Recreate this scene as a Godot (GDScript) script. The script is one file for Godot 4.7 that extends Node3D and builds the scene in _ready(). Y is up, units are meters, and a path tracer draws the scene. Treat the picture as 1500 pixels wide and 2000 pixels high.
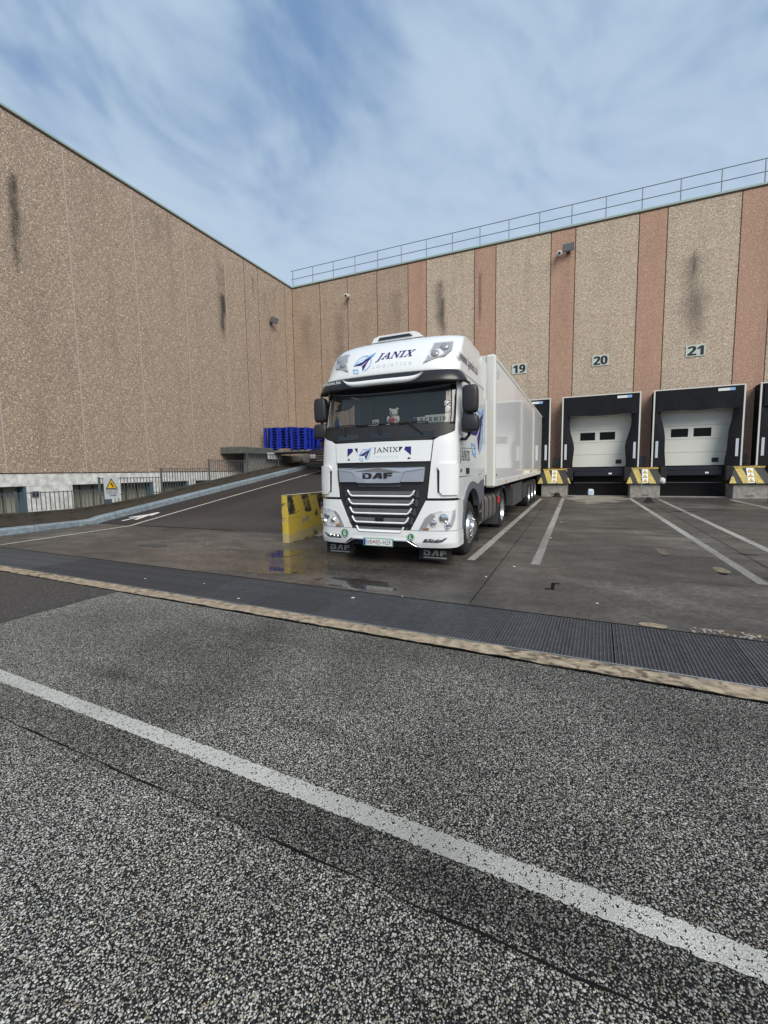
extends Node3D
# A lorry backed onto a loading dock in a warehouse yard under a thinly clouded sky.

var M := {}
var names := {}
var rng := RandomNumberGenerator.new()
var fine_noise := FastNoiseLite.new()
var slow_noise := FastNoiseLite.new()

# ---------------------------------------------------------------- mesh builder
class MB:
	var st := SurfaceTool.new()
	var smooth := false
	func _init() -> void:
		st.begin(Mesh.PRIMITIVE_TRIANGLES)
		flat()
	func flat() -> void:
		st.set_smooth_group(-1)
	func soft(g := 0) -> void:
		st.set_smooth_group(g)
	func color(c: Color) -> void:
		st.set_color(c)
	func tri(a: Vector3, b: Vector3, c: Vector3) -> void:
		st.add_vertex(a); st.add_vertex(b); st.add_vertex(c)
	func tri_out(a: Vector3, b: Vector3, c: Vector3, from: Vector3) -> void:
		var n := (a - c).cross(a - b)
		if n.dot((a + b + c) / 3.0 - from) < 0.0:
			tri(a, c, b)
		else:
			tri(a, b, c)
	func quad_out(a: Vector3, b: Vector3, c: Vector3, d: Vector3, from: Vector3) -> void:
		tri_out(a, b, c, from); tri_out(a, c, d, from)
	func tri_dir(a: Vector3, b: Vector3, c: Vector3, dir: Vector3) -> void:
		if (a - c).cross(a - b).dot(dir) < 0.0:
			tri(a, c, b)
		else:
			tri(a, b, c)
	func quad_dir(a: Vector3, b: Vector3, c: Vector3, d: Vector3, dir: Vector3) -> void:
		tri_dir(a, b, c, dir); tri_dir(a, c, d, dir)
	# a box with chamfered edges
	func box(c: Vector3, s: Vector3, bev := 0.0, turn := Basis()) -> void:
		flat()
		var h := s * 0.5
		var b: float = minf(bev, minf(h.x, minf(h.y, h.z)) * 0.49)
		if b <= 0.0:
			for ax in 3:
				for sg in [-1.0, 1.0]:
					var q := []
					for k in [[-1, -1], [1, -1], [1, 1], [-1, 1]]:
						var p := Vector3.ZERO
						p[ax] = sg * h[ax]; p[(ax + 1) % 3] = k[0] * h[(ax + 1) % 3]; p[(ax + 2) % 3] = k[1] * h[(ax + 2) % 3]
						q.append(c + turn * p)
					quad_out(q[0], q[1], q[2], q[3], c)
			return
		var v := func(sx: float, sy: float, sz: float, ax: int) -> Vector3:
			var p := Vector3(sx * (h.x - b), sy * (h.y - b), sz * (h.z - b))
			p[ax] = [sx * h.x, sy * h.y, sz * h.z][ax]
			return c + turn * p
		for ax in 3:
			for sg in [-1.0, 1.0]:
				var q := []
				for k in [[-1.0, -1.0], [1.0, -1.0], [1.0, 1.0], [-1.0, 1.0]]:
					var s3 := [0.0, 0.0, 0.0]
					s3[ax] = sg; s3[(ax + 1) % 3] = k[0]; s3[(ax + 2) % 3] = k[1]
					q.append(v.call(s3[0], s3[1], s3[2], ax))
				quad_out(q[0], q[1], q[2], q[3], c)
			var a1 := (ax + 1) % 3
			var a2 := (ax + 2) % 3
			for s1 in [-1.0, 1.0]:
				for s2 in [-1.0, 1.0]:
					var q := []
					for k in [[-1.0, a1], [1.0, a1], [1.0, a2], [-1.0, a2]]:
						var s3 := [0.0, 0.0, 0.0]
						s3[ax] = k[0]; s3[a1] = s1; s3[a2] = s2
						q.append(v.call(s3[0], s3[1], s3[2], k[1]))
					quad_out(q[0], q[1], q[2], q[3], c)
		for sx in [-1.0, 1.0]:
			for sy in [-1.0, 1.0]:
				for sz in [-1.0, 1.0]:
					tri_out(v.call(sx, sy, sz, 0), v.call(sx, sy, sz, 1), v.call(sx, sy, sz, 2), c)
	# box between two corners
	func span(a: Vector3, b: Vector3, bev := 0.0) -> void:
		box((a + b) * 0.5, (b - a).abs(), bev)
	# rows of points; smooth surface
	func grid(rows: Array, dir_from = null, soft_group := 0) -> void:
		soft(soft_group)
		for i in rows.size() - 1:
			var r0: PackedVector3Array = rows[i]
			var r1: PackedVector3Array = rows[i + 1]
			for j in r0.size() - 1:
				if dir_from == null:
					tri(r0[j], r0[j + 1], r1[j + 1]); tri(r0[j], r1[j + 1], r1[j])
				else:
					quad_out(r0[j], r0[j + 1], r1[j + 1], r1[j], dir_from)
		flat()
	func tube(pts: PackedVector3Array, r: float, n := 8, caps := true) -> void:
		var rows := []
		var up := Vector3.UP
		for i in pts.size():
			var t: Vector3 = (pts[mini(i + 1, pts.size() - 1)] - pts[maxi(i - 1, 0)]).normalized()
			if absf(t.dot(up)) > 0.95:
				up = Vector3.RIGHT if absf(t.x) < 0.8 else Vector3.FORWARD
			var s := t.cross(up).normalized()
			var u := s.cross(t).normalized()
			var row := PackedVector3Array()
			for k in n + 1:
				var a := TAU * k / n
				row.append(pts[i] + (s * cos(a) + u * sin(a)) * r)
			rows.append(row)
		soft()
		for i in rows.size() - 1:
			var mid: Vector3 = (pts[i] + pts[i + 1]) * 0.5
			for k in n:
				quad_out(rows[i][k], rows[i][k + 1], rows[i + 1][k + 1], rows[i + 1][k], mid)
		flat()
		if caps:
			for e in [0, rows.size() - 1]:
				var dir: Vector3 = pts[0] - pts[1] if e == 0 else pts[e] - pts[e - 1]
				for k in n:
					tri_dir(pts[e], rows[e][k], rows[e][k + 1], dir)
	# profile of (radius, height) turned round an axis
	func lathe(prof: Array, at: Vector3, axis: Vector3, n := 24, soft_it := true) -> void:
		var z := axis.normalized()
		var s := z.cross(Vector3.UP if absf(z.y) < 0.9 else Vector3.RIGHT).normalized()
		var u := z.cross(s)
		for i in prof.size() - 1:
			var p0: Vector2 = prof[i]
			var p1: Vector2 = prof[i + 1]
			if soft_it: soft(i + 1)
			for k in n:
				var a0 := TAU * k / n
				var a1 := TAU * (k + 1) / n
				var d0 := s * cos(a0) + u * sin(a0)
				var d1 := s * cos(a1) + u * sin(a1)
				var q := [at + d0 * p0.x + z * p0.y, at + d1 * p0.x + z * p0.y, at + d1 * p1.x + z * p1.y, at + d0 * p1.x + z * p1.y]
				# the outside lies to the right of the profile's direction
				var t := p1 - p0
				var nn := Vector2(t.y, -t.x)
				var dir := (d0 + d1).normalized() * nn.x + z * nn.y
				if p0.x > 1e-5: tri_dir(q[0], q[1], q[2], dir) if p1.x > 1e-5 else tri_dir(q[0], q[1], q[3], dir)
				if p1.x > 1e-5: tri_dir(q[0], q[2], q[3], dir)
		flat()
	func ball(c: Vector3, r: Vector3, n := 12, m := 8, turn := Basis()) -> void:
		soft()
		for i in m:
			for k in n:
				var q := []
				for e in [[i, k], [i, k + 1], [i + 1, k + 1], [i + 1, k]]:
					var th: float = PI * e[0] / m
					var ph: float = TAU * e[1] / n
					q.append(c + turn * (Vector3(sin(th) * cos(ph), cos(th), sin(th) * sin(ph)) * r))
				if i > 0: tri_out(q[0], q[1], q[2], c)
				if i < m - 1 or i == 0: tri_out(q[0], q[2], q[3], c)
		flat()
	# polygon in the local xy plane, drawn out to -depth along local z
	func prism(poly: PackedVector2Array, depth: float, xf := Transform3D()) -> void:
		flat()
		var idx := Geometry2D.triangulate_polygon(poly)
		var zf := xf.basis.z
		for i in range(0, idx.size(), 3):
			var a := poly[idx[i]]; var b := poly[idx[i + 1]]; var c := poly[idx[i + 2]]
			tri_dir(xf * Vector3(a.x, a.y, 0), xf * Vector3(b.x, b.y, 0), xf * Vector3(c.x, c.y, 0), zf)
			if depth > 0.0:
				tri_dir(xf * Vector3(a.x, a.y, -depth), xf * Vector3(b.x, b.y, -depth), xf * Vector3(c.x, c.y, -depth), -zf)
		if depth <= 0.0: return
		var area := 0.0
		for i in poly.size():
			area += poly[i].cross(poly[(i + 1) % poly.size()])
		for i in poly.size():
			var a := poly[i]; var b := poly[(i + 1) % poly.size()]
			var e := (b - a) * signf(area)
			var out := xf.basis * Vector3(e.y, -e.x, 0)
			quad_dir(xf * Vector3(a.x, a.y, 0), xf * Vector3(b.x, b.y, 0), xf * Vector3(b.x, b.y, -depth), xf * Vector3(a.x, a.y, -depth), out)
	func mesh() -> ArrayMesh:
		st.generate_normals()
		st.index()
		return st.commit()

# ---------------------------------------------------------------- nodes
func numbered(called: String) -> String:
	names[called] = int(names.get(called, -1)) + 1
	return called if names[called] == 0 else "%s_%03d" % [called, names[called]]

func tag(o: Node, label: String, category: String, group := "") -> Node:
	o.set_meta("label", label); o.set_meta("category", category)
	if group != "": o.set_meta("group", group)
	return o

func thing(called: String, label: String, category: String, at := Vector3.ZERO, group := "") -> Node3D:
	var o := Node3D.new()
	o.name = numbered(called)
	add_child(o)
	o.position = at
	tag(o, label, category, group)
	return o

func part(called: String, b, m: Material, parent: Node = null) -> MeshInstance3D:
	var o := MeshInstance3D.new()
	o.mesh = b.mesh() if b is MB else b
	o.material_override = m
	if parent == null:
		o.name = numbered(called)
		add_child(o)
	else:
		o.name = called
		parent.add_child(o, true)
	return o

func structure(called: String, b, m: Material) -> MeshInstance3D:
	var o := part(called, b, m)
	o.set_meta("kind", "structure")
	return o

func copy(o: Node3D, at: Vector3, label := "") -> Node3D:
	var c: Node3D = o.duplicate()
	c.name = numbered(String(o.name).get_slice("_0", 0) if String(o.name).contains("_0") else String(o.name))
	add_child(c)
	c.position = at
	if label != "": c.set_meta("label", label)
	return c

# ---------------------------------------------------------------- materials
func lin(r: float, g: float, b: float) -> Color:
	return Color(r, g, b).linear_to_srgb()

func mat(c: Color, rough := 0.6, metal := 0.0, coat := 0.0) -> StandardMaterial3D:
	var m := StandardMaterial3D.new()
	m.albedo_color = c; m.roughness = rough; m.metallic = metal
	if coat > 0.0:
		m.clearcoat_enabled = true; m.clearcoat = coat; m.clearcoat_roughness = 0.06
	return m

func triplanar(m: StandardMaterial3D, metres: float, world := true) -> StandardMaterial3D:
	m.uv1_triplanar = true; m.uv1_world_triplanar = world
	m.uv1_scale = Vector3.ONE / metres
	m.uv1_triplanar_sharpness = 6.0
	return m

func noise_bytes(size: int, freq: float, kind: int, octaves: int, sd: int) -> PackedByteArray:
	var n := FastNoiseLite.new()
	n.seed = sd; n.frequency = freq; n.noise_type = kind
	n.fractal_type = FastNoiseLite.FRACTAL_FBM if octaves > 1 else FastNoiseLite.FRACTAL_NONE
	n.fractal_octaves = octaves
	var im := n.get_seamless_image(size, size, false, false, 0.12, true)
	im.convert(Image.FORMAT_L8)
	return im.get_data()

func texture(size: int, data: PackedByteArray, rgb := true) -> ImageTexture:
	var im := Image.create_from_data(size, size, false, Image.FORMAT_RGB8 if rgb else Image.FORMAT_L8, data)
	im.generate_mipmaps()
	return ImageTexture.create_from_image(im)

func normals(size: int, height: PackedByteArray, strength: float) -> ImageTexture:
	var im := Image.create_from_data(size, size, false, Image.FORMAT_L8, height)
	im.convert(Image.FORMAT_RGBA8)
	im.bump_map_to_normal_map(strength)
	im.generate_mipmaps()
	return ImageTexture.create_from_image(im)

# stones pressed into a dark or pale binder: [colour bytes, height bytes]
func stones(size: int, spacing: float, r0: float, r1: float, binder: Color, tones: Array, sd: int, jitter := 1.0, cover := 1.0) -> Array:
	var rr := RandomNumberGenerator.new()
	rr.seed = sd
	var col := PackedByteArray(); col.resize(size * size * 3)
	var hgt := PackedByteArray(); hgt.resize(size * size)
	var b := binder
	for i in size * size:
		var k := rr.randf() * 0.5 + 0.75
		col[i * 3] = int(clampf(b.r * k, 0, 1) * 255); col[i * 3 + 1] = int(clampf(b.g * k, 0, 1) * 255); col[i * 3 + 2] = int(clampf(b.b * k, 0, 1) * 255)
	var n := int(size / spacing)
	var step := float(size) / n
	for gy in n:
		for gx in n:
			if rr.randf() > cover: continue
			var cx := (gx + 0.5 + (rr.randf() - 0.5) * jitter) * step
			var cy := (gy + 0.5 + (rr.randf() - 0.5) * jitter) * step
			var r: float = lerpf(r0, r1, rr.randf() * rr.randf())
			var asp := rr.randf_range(0.55, 1.0)
			var an := rr.randf() * PI
			var ca := cos(an); var sa := sin(an)
			var sq := rr.randf_range(0.0, 0.5)
			var tone: Color = tones[rr.randi() % tones.size()]
			var k := rr.randf_range(0.78, 1.12)
			var cr := int(clampf(tone.r * k, 0, 1) * 255); var cg := int(clampf(tone.g * k, 0, 1) * 255); var cb := int(clampf(tone.b * k, 0, 1) * 255)
			var top := rr.randf_range(0.55, 1.0)
			var R := int(ceil(r))
			var icx := int(cx); var icy := int(cy)
			for dy in range(-R, R + 1):
				var yy := posmod(icy + dy, size) * size
				for dx in range(-R, R + 1):
					var fx := icx + dx + 0.5 - cx
					var fy := icy + dy + 0.5 - cy
					var px := (fx * ca + fy * sa) / r
					var py := (fy * ca - fx * sa) / (r * asp)
					var d := px * px + py * py + sq * absf(px * py)
					if d < 1.0:
						var at := yy + posmod(icx + dx, size)
						var h := int((1.0 - d * d) * 200.0 * top) + 40
						if h > hgt[at]:
							hgt[at] = h
							col[at * 3] = cr; col[at * 3 + 1] = cg; col[at * 3 + 2] = cb
	return [col, hgt]

func make_textures() -> void:
	# road surface: pale chippings in bitumen
	var s := stones(2048, 5.3, 2.3, 5.4, lin(0.013, 0.013, 0.013), [lin(.50, .50, .46), lin(.62, .61, .56), lin(.40, .395, .37), lin(.55, .54, .50), lin(.26, .255, .24), lin(.08, .08, .075), lin(.38, .32, .23), lin(.58, .57, .53), lin(.04, .04, .04), lin(.14, .135, .12)], 11, 1.1, 0.84)
	M.road = triplanar(mat(Color.WHITE, 0.8), 2.45)
	M.road.metallic_specular = 0.3
	M.road.albedo_texture = texture(2048, s[0])
	M.road.normal_enabled = true
	M.road.normal_texture = normals(2048, s[1], 2.5)
	M.road.normal_scale = 0.9
	M.road.vertex_color_use_as_albedo = true
	# road paint: it lies on the chippings and has gone from most of the gaps between them
	var wear := noise_bytes(512, 0.03, FastNoiseLite.TYPE_SIMPLEX, 4, 9)
	var px := PackedByteArray(); px.resize(2048 * 2048 * 4)
	var hs: PackedByteArray = s[1]
	for i in 2048 * 2048:
		var w: int = wear[((i >> 11) & 511) * 512 + (i & 511)]
		var h: int = hs[i]
		var v := mini(255, 205 + (h >> 3) + (w >> 4))
		px[i * 4] = v; px[i * 4 + 1] = v; px[i * 4 + 2] = v - 4
		px[i * 4 + 3] = 0 if (h < 10 and w > 158) or (h < 95 and w > 226) else 255
	M.road_paint = triplanar(mat(lin(.66, .66, .635), 0.85), 2.45)
	M.road_paint.albedo_texture = ImageTexture.create_from_image(Image.create_from_data(2048, 2048, false, Image.FORMAT_RGBA8, px))
	M.road_paint.transparency = BaseMaterial3D.TRANSPARENCY_ALPHA_SCISSOR
	M.road_paint.alpha_scissor_threshold = 0.5
	M.road_paint.vertex_color_use_as_albedo = true
	M.road_paint.normal_enabled = true; M.road_paint.normal_texture = M.road.normal_texture; M.road_paint.normal_scale = 0.6
	# older, tighter asphalt of the patch and the ramp
	s = stones(1024, 6.4, 2.6, 5.2, lin(0.020, 0.019, 0.019), [lin(.10, .095, .09), lin(.15, .14, .13), lin(.06, .058, .056), lin(.045, .042, .04), lin(.19, .18, .165), lin(.08, .07, .062)], 21, 1.0, 0.95)
	M.old_asphalt = triplanar(mat(Color.WHITE, 0.6), 1.7)
	M.old_asphalt.albedo_texture = texture(1024, s[0])
	M.old_asphalt.normal_enabled = true
	M.old_asphalt.normal_texture = normals(1024, s[1], 3.0)
	M.old_asphalt.vertex_color_use_as_albedo = true
	# exposed pebble faces of the wall panels
	s = stones(1024, 10.0, 4.5, 10.0, lin(0.31, 0.24, 0.18), [lin(.66, .52, .40), lin(.54, .42, .32), lin(.45, .345, .26), lin(.72, .59, .47), lin(.38, .29, .22), lin(.58, .45, .345), lin(.27, .21, .16)], 31, 1.2, 0.95)
	M.pebble_brown = triplanar(mat(Color.WHITE, 0.9), 2.8)
	M.pebble_brown.albedo_texture = texture(1024, s[0])
	M.pebble_brown.normal_enabled = true
	M.pebble_brown.normal_texture = normals(1024, s[1], 2.5)
	M.pebble_brown.vertex_color_use_as_albedo = true
	s = stones(1024, 10.0, 4.5, 10.0, lin(0.44, 0.35, 0.265), [lin(.72, .60, .475), lin(.64, .525, .405), lin(.58, .47, .36), lin(.76, .65, .53), lin(.46, .37, .28), lin(.66, .53, .40), lin(.34, .27, .21)], 41, 1.2, 0.95)
	M.pebble_beige = triplanar(mat(Color.WHITE, 0.9), 2.8)
	M.pebble_beige.albedo_texture = texture(1024, s[0])
	M.pebble_beige.normal_enabled = true
	M.pebble_beige.normal_texture = normals(1024, s[1], 2.5)
	M.pebble_beige.vertex_color_use_as_albedo = true
	s = stones(512, 5.0, 2.4, 4.6, lin(0.52, 0.325, 0.235), [lin(.60, .375, .275), lin(.50, .315, .225), lin(.45, .28, .20), lin(.61, .40, .295), lin(.40, .245, .18)], 51, 1.2, 0.9)
	M.render_brown = triplanar(mat(Color.WHITE, 0.9), 2.1)
	M.render_brown.albedo_texture = texture(512, s[0])
	M.render_brown.normal_enabled = true
	M.render_brown.normal_texture = normals(512, s[1], 3.0)
	M.render_brown.vertex_color_use_as_albedo = true
	# worn apron surface: fine grit with brushed streaks
	var n1 := noise_bytes(1024, 0.02, FastNoiseLite.TYPE_SIMPLEX, 4, 5)
	var n2 := noise_bytes(1024, 0.25, FastNoiseLite.TYPE_VALUE, 2, 6)
	var data := PackedByteArray(); data.resize(1024 * 1024 * 3)
	for i in 1024 * 1024:
		var v: float = 0.66 + 0.25 * n1[i] / 255.0 + 0.40 * (n2[i] / 255.0 - 0.45)
		data[i * 3] = int(clampf(v, 0, 1) * 255); data[i * 3 + 1] = int(clampf(v * 0.985, 0, 1) * 255); data[i * 3 + 2] = int(clampf(v * 0.965, 0, 1) * 255)
	M.apron = mat(Color.WHITE, 1.0)
	M.apron.detail_enabled = true
	M.apron.detail_albedo = texture(1024, data)
	M.apron.detail_blend_mode = BaseMaterial3D.BLEND_MODE_MUL
	M.apron.detail_uv_layer = BaseMaterial3D.DETAIL_UV_2
	M.apron.vertex_color_use_as_albedo = true
	# cast concrete, sandy mortar, soil
	var n3 := noise_bytes(512, 0.012, FastNoiseLite.TYPE_SIMPLEX, 5, 7)
	var n4 := noise_bytes(512, 0.2, FastNoiseLite.TYPE_VALUE, 2, 8)
	data = PackedByteArray(); data.resize(512 * 512 * 3)
	for i in 512 * 512:
		var v: float = 0.78 + 0.24 * n3[i] / 255.0 + 0.12 * (n4[i] / 255.0 - 0.5)
		for k in 3: data[i * 3 + k] = int(clampf(v, 0, 1) * 255)
	var grey := texture(512, data)
	var bump := normals(512, n4, 2.0)
	for e in [["concrete", lin(.36, .345, .31), 0.85, 1.6], ["dark_concrete", lin(.075, .066, .052), 0.9, 1.3], ["white_render", lin(.72, .73, .71), 0.8, 2.4], ["kerb_stone", lin(.28, .345, .395), 0.7, 1.2], ["mortar", lin(.46, .37, .265), 0.9, 0.9], ["soil", lin(.05, .041, .03), 1.0, 0.8], ["rubber_sheet", lin(.013, .014, .018), 0.7, 1.1], ["yellow_paint", lin(.60, .47, .12), 0.6, 1.0], ["black_paint", lin(.028, .028, .03), 0.6, 1.0], ["door_paint", lin(.60, .61, .55), 0.5, 3.0], ["worn_steel", lin(.07, .075, .09), 0.42, 0.9], ["grey_metal", lin(.16, .185, .20), 0.5, 0.8]]:
		var m := triplanar(mat(e[1], e[2]), e[3])
		m.albedo_texture = grey
		m.normal_enabled = true; m.normal_texture = bump; m.normal_scale = 0.5
		m.vertex_color_use_as_albedo = true
		M[e[0]] = m
	M.worn_steel.metallic = 0.5
	M.rubber_sheet.metallic_specular = 0.3
	M.white_render.albedo_color = lin(.84, .85, .82)
	M.worn_steel.albedo_color = lin(.15, .157, .175)
	M.grate_a = M.worn_steel.duplicate(); M.grate_a.albedo_color = lin(.13, .137, .152)
	M.grate_b = M.worn_steel.duplicate(); M.grate_b.albedo_color = lin(.18, .188, .205)
	M.packed_dirt = M.soil.duplicate(); M.packed_dirt.albedo_color = lin(.022, .022, .026); M.packed_dirt.roughness = 0.55
	M.packed_dirt_c = M.soil.duplicate(); M.packed_dirt_c.albedo_color = lin(.026, .026, .030); M.packed_dirt_c.roughness = 0.6
	M.packed_dirt_b = M.soil.duplicate(); M.packed_dirt_b.albedo_color = lin(.030, .030, .035); M.packed_dirt_b.roughness = 0.6
	M.old_paint = M.road_paint.duplicate()
	M.old_paint.albedo_color = lin(.54, .53, .50)

func make_materials() -> void:
	M.white_body = mat(lin(.78, .80, .80), 0.35, 0.0, 0.8)
	M.door_panel = mat(lin(.66, .67, .61), 0.5)
	M.trailer_side = mat(lin(.86, .868, .86), 0.055, 0.0, 0.0)
	M.black_plastic = mat(lin(.014, .014, .016), 0.5)
	M.gloss_black = mat(lin(.010, .010, .012), 0.16, 0.0, 0.6)
	M.dark_grey = mat(lin(.045, .047, .055), 0.55)
	M.arch_grey = mat(lin(.12, .125, .15), 0.6)
	M.silver = mat(lin(.52, .53, .56), 0.33, 0.75)
	M.chrome = mat(lin(.82, .83, .85), 0.1, 1.0)
	M.bright_trim = mat(lin(.85, .86, .87), 0.35, 0.0)
	M.alloy = mat(lin(.62, .63, .64), 0.28, 0.95)
	M.tank_metal = mat(lin(.34, .33, .31), 0.42, 0.8)
	M.rubber = mat(lin(.016, .016, .017), 0.85)
	M.navy = mat(lin(.016, .012, .15), 0.5)
	M.sky_blue = mat(lin(.20, .45, .80), 0.4)
	M.pale_blue = mat(lin(.50, .64, .80), 0.4)
	M.letter_black = mat(lin(.012, .012, .014), 0.4)
	M.green_sticker = mat(lin(.02, .22, .10), 0.4)
	M.white_print = mat(lin(.75, .76, .75), 0.5)
	M.cream_plastic = mat(lin(.66, .72, .66), 0.5)
	M.red = mat(lin(.50, .05, .04), 0.5)
	M.amber = mat(lin(.75, .22, .02), 0.3)
	M.plush_white = mat(lin(.72, .73, .70), 0.95)
	M.grey_cloth = mat(lin(.05, .053, .058), 0.95)
	M.cab_grey = mat(lin(.085, .09, .098), 0.8)
	M.blue_plastic = mat(lin(.008, .032, .40), 0.5)
	M.pane_black = mat(lin(.008, .009, .009), 0.35)
	M.pane_black.metallic_specular = 0.25
	M.yellow_sign = mat(lin(.80, .50, .02), 0.5)
	M.sign_face = mat(lin(.52, .56, .60), 0.5)
	M.number_face = mat(lin(.50, .56, .52), 0.5)
	M.blue_jamb = mat(lin(.06, .11, .15), 0.7)
	M.green_cap = mat(lin(.30, .40, .36), 0.5)
	M.galvanised = mat(lin(.26, .28, .30), 0.45, 0.6)
	M.rail_grey = mat(lin(.20, .22, .25), 0.5, 0.3)
	M.cap_white = mat(lin(.62, .63, .60), 0.5)
	M.joint = mat(lin(.085, .045, .032), 0.95)
	M.pit_black = mat(lin(.006, .006, .007), 0.9)
	M.leveller_blue = mat(lin(.004, .006, .018), 0.7)
	M.tar = mat(lin(.010, .010, .010), 0.9)
	M.tar.metallic_specular = 0.2
	M.leaf = mat(lin(.06, .13, .02), 0.8)
	M.cardboard = mat(lin(.35, .21, .11), 0.9)
	M.basement_glass = mat(lin(.34, .33, .26), 0.5)
	M.lens = mat(lin(.60, .62, .64), 0.08)
	M.lens.transparency = BaseMaterial3D.TRANSPARENCY_ALPHA
	M.lens.albedo_color.a = 0.05
	M.windscreen = mat(lin(.035, .045, .045), 0.02)
	M.windscreen.transparency = BaseMaterial3D.TRANSPARENCY_ALPHA
	M.windscreen.albedo_color.a = 0.40
	M.window_glass = mat(lin(.03, .035, .035), 0.03)
	M.window_glass.transparency = BaseMaterial3D.TRANSPARENCY_ALPHA
	M.window_glass.albedo_color.a = 0.4
	M.water = mat(lin(.03, .028, .025), 0.0)
	M.water.transparency = BaseMaterial3D.TRANSPARENCY_ALPHA
	M.water.albedo_color.a = 0.25

# ---------------------------------------------------------------- sky
# thin, wind-drawn cloud over blue: brightest low down and in the thick of the cloud
func make_sky() -> PanoramaSkyMaterial:
	var w := 1536
	var h := 768
	var big := FastNoiseLite.new(); big.seed = 4; big.noise_type = FastNoiseLite.TYPE_SIMPLEX_SMOOTH; big.frequency = 0.55; big.fractal_octaves = 3
	var wisp := FastNoiseLite.new(); wisp.seed = 12; wisp.noise_type = FastNoiseLite.TYPE_SIMPLEX_SMOOTH; wisp.frequency = 1.5; wisp.fractal_octaves = 6; wisp.fractal_gain = 0.56
	var warp := FastNoiseLite.new(); warp.seed = 9; warp.noise_type = FastNoiseLite.TYPE_SIMPLEX_SMOOTH; warp.frequency = 0.6; warp.fractal_octaves = 2
	# gaps in the cloud where the blue shows, and thick banks: direction (degrees right of -z, degrees up), radius, weight
	var gaps := [[-36.0, 41.0, 4.0, .75], [-31.0, 43.0, 4.5, .65], [-27.0, 39.0, 4.0, .45], [-60.0, 35.5, 3.5, .6], [-56.0, 34.5, 3.0, .45], [-47.0, 35.5, 3.5, .4], [-34.0, 33.0, 3.5, .3], [14.0, 38.0, 4.0, .3], [-21.0, 45.0, 3.0, .4], [-38.0, 36.5, 3.0, .3], [-22.0, 34.0, 3.0, .25], [-15.0, 38.5, 3.0, -.45], [-17.0, 42.0, 2.5, -.3], [-8.0, 35.0, 4.0, -.25], [3.0, 38.0, 5.0, -.2], [-42.0, 40.5, 2.5, -.45], [-51.0, 39.5, 4.0, -.3], [-53.0, 32.5, 4.0, -.3], [-43.0, 37.0, 2.2, -.25], [-26.0, 33.0, 4.0, -.2]]
	var dirs := []
	for g in gaps:
		var a := deg_to_rad(g[0]); var e := deg_to_rad(g[1])
		dirs.append([Vector3(sin(a) * cos(e), sin(e), -cos(a) * cos(e)), 1.0 / (2.0 * pow(deg_to_rad(g[2]), 2.0)), g[3]])
	var data := PackedFloat32Array(); data.resize(w * h * 3)
	for y in h:
		var el := PI * (0.5 - (y + 0.5) / h)
		var sy := sin(el); var cy := cos(el)
		for x in w:
			var i := (y * w + x) * 3
			if sy < -0.02:
				data[i] = 0.10; data[i + 1] = 0.10; data[i + 2] = 0.10
				continue
			var az := TAU * (x + 0.5) / w
			var d := Vector3(sin(az) * cy, sy, -cos(az) * cy)
			var e := Vector3(d.x * 0.86 - d.y * 0.5, (d.y * 0.86 + d.x * 0.5) * 1.7, d.z)
			e += Vector3(warp.get_noise_3d(d.x * 3.0, d.y * 3.0, d.z * 3.0), warp.get_noise_3d(d.x * 3.0 + 9.0, d.y * 3.0, d.z * 3.0), warp.get_noise_3d(d.x * 3.0, d.y * 3.0 + 9.0, d.z * 3.0)) * 0.13
			var c := 0.50 + 0.22 * big.get_noise_3d(e.x * 6.0, e.y * 7.0, e.z * 6.0) + 0.46 * wisp.get_noise_3d(e.x * 5.5, e.y * 8.0, e.z * 5.5)
			for g in dirs:
				var t: float = 1.0 - d.dot(g[0])
				if t < 0.12: c -= 0.45 * g[2] * exp(-2.0 * t * g[1])
			c += 0.27 + 0.44 * (1.0 - smoothstep(0.30, 0.64, sy))
			c = 1.0 / (1.0 + exp(-4.2 * (c - 0.52)))
			var low := exp(-sy * 2.6)
			var blue := Vector3(.125, .245, .465).lerp(Vector3(.32, .46, .69), low)
			var white := Vector3(.465, .605, .755).lerp(Vector3(.56, .655, .805), low)
			var v := blue.lerp(white, c)
			data[i] = v.x; data[i + 1] = v.y; data[i + 2] = v.z
	var im := Image.create_from_data(w, h, false, Image.FORMAT_RGBF, data.to_byte_array())
	var m := PanoramaSkyMaterial.new()
	m.panorama = ImageTexture.create_from_image(im)
	m.energy_multiplier = 1.0
	return m

# ---------------------------------------------------------------- ground
const SKEW := 0.0395          # the road, the drain and its mortar lie slightly askew to the docks
func drain_front(x: float) -> float: return -3.838 + SKEW * (x - 1.285)
func mortar_front(x: float) -> float: return -3.595 + SKEW * (x - 1.2)
func drain_back(x: float) -> float: return drain_front(x) - 1.06
func apron_y(z: float) -> float: return maxf(0.0, 0.0139 * (-z - 5.5))
func ramp_y(z: float) -> float: return minf(maxf(apron_y(z), 0.144 * (-z - 8.6)), 1.95)
const RAMP_EDGE := -5.62
const KERB_X := -14.0

func gauss(x: float, z: float, cx: float, cz: float, rx: float, rz: float) -> float:
	return exp(-(pow((x - cx) / rx, 2.0) + pow((z - cz) / rz, 2.0)))

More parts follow.
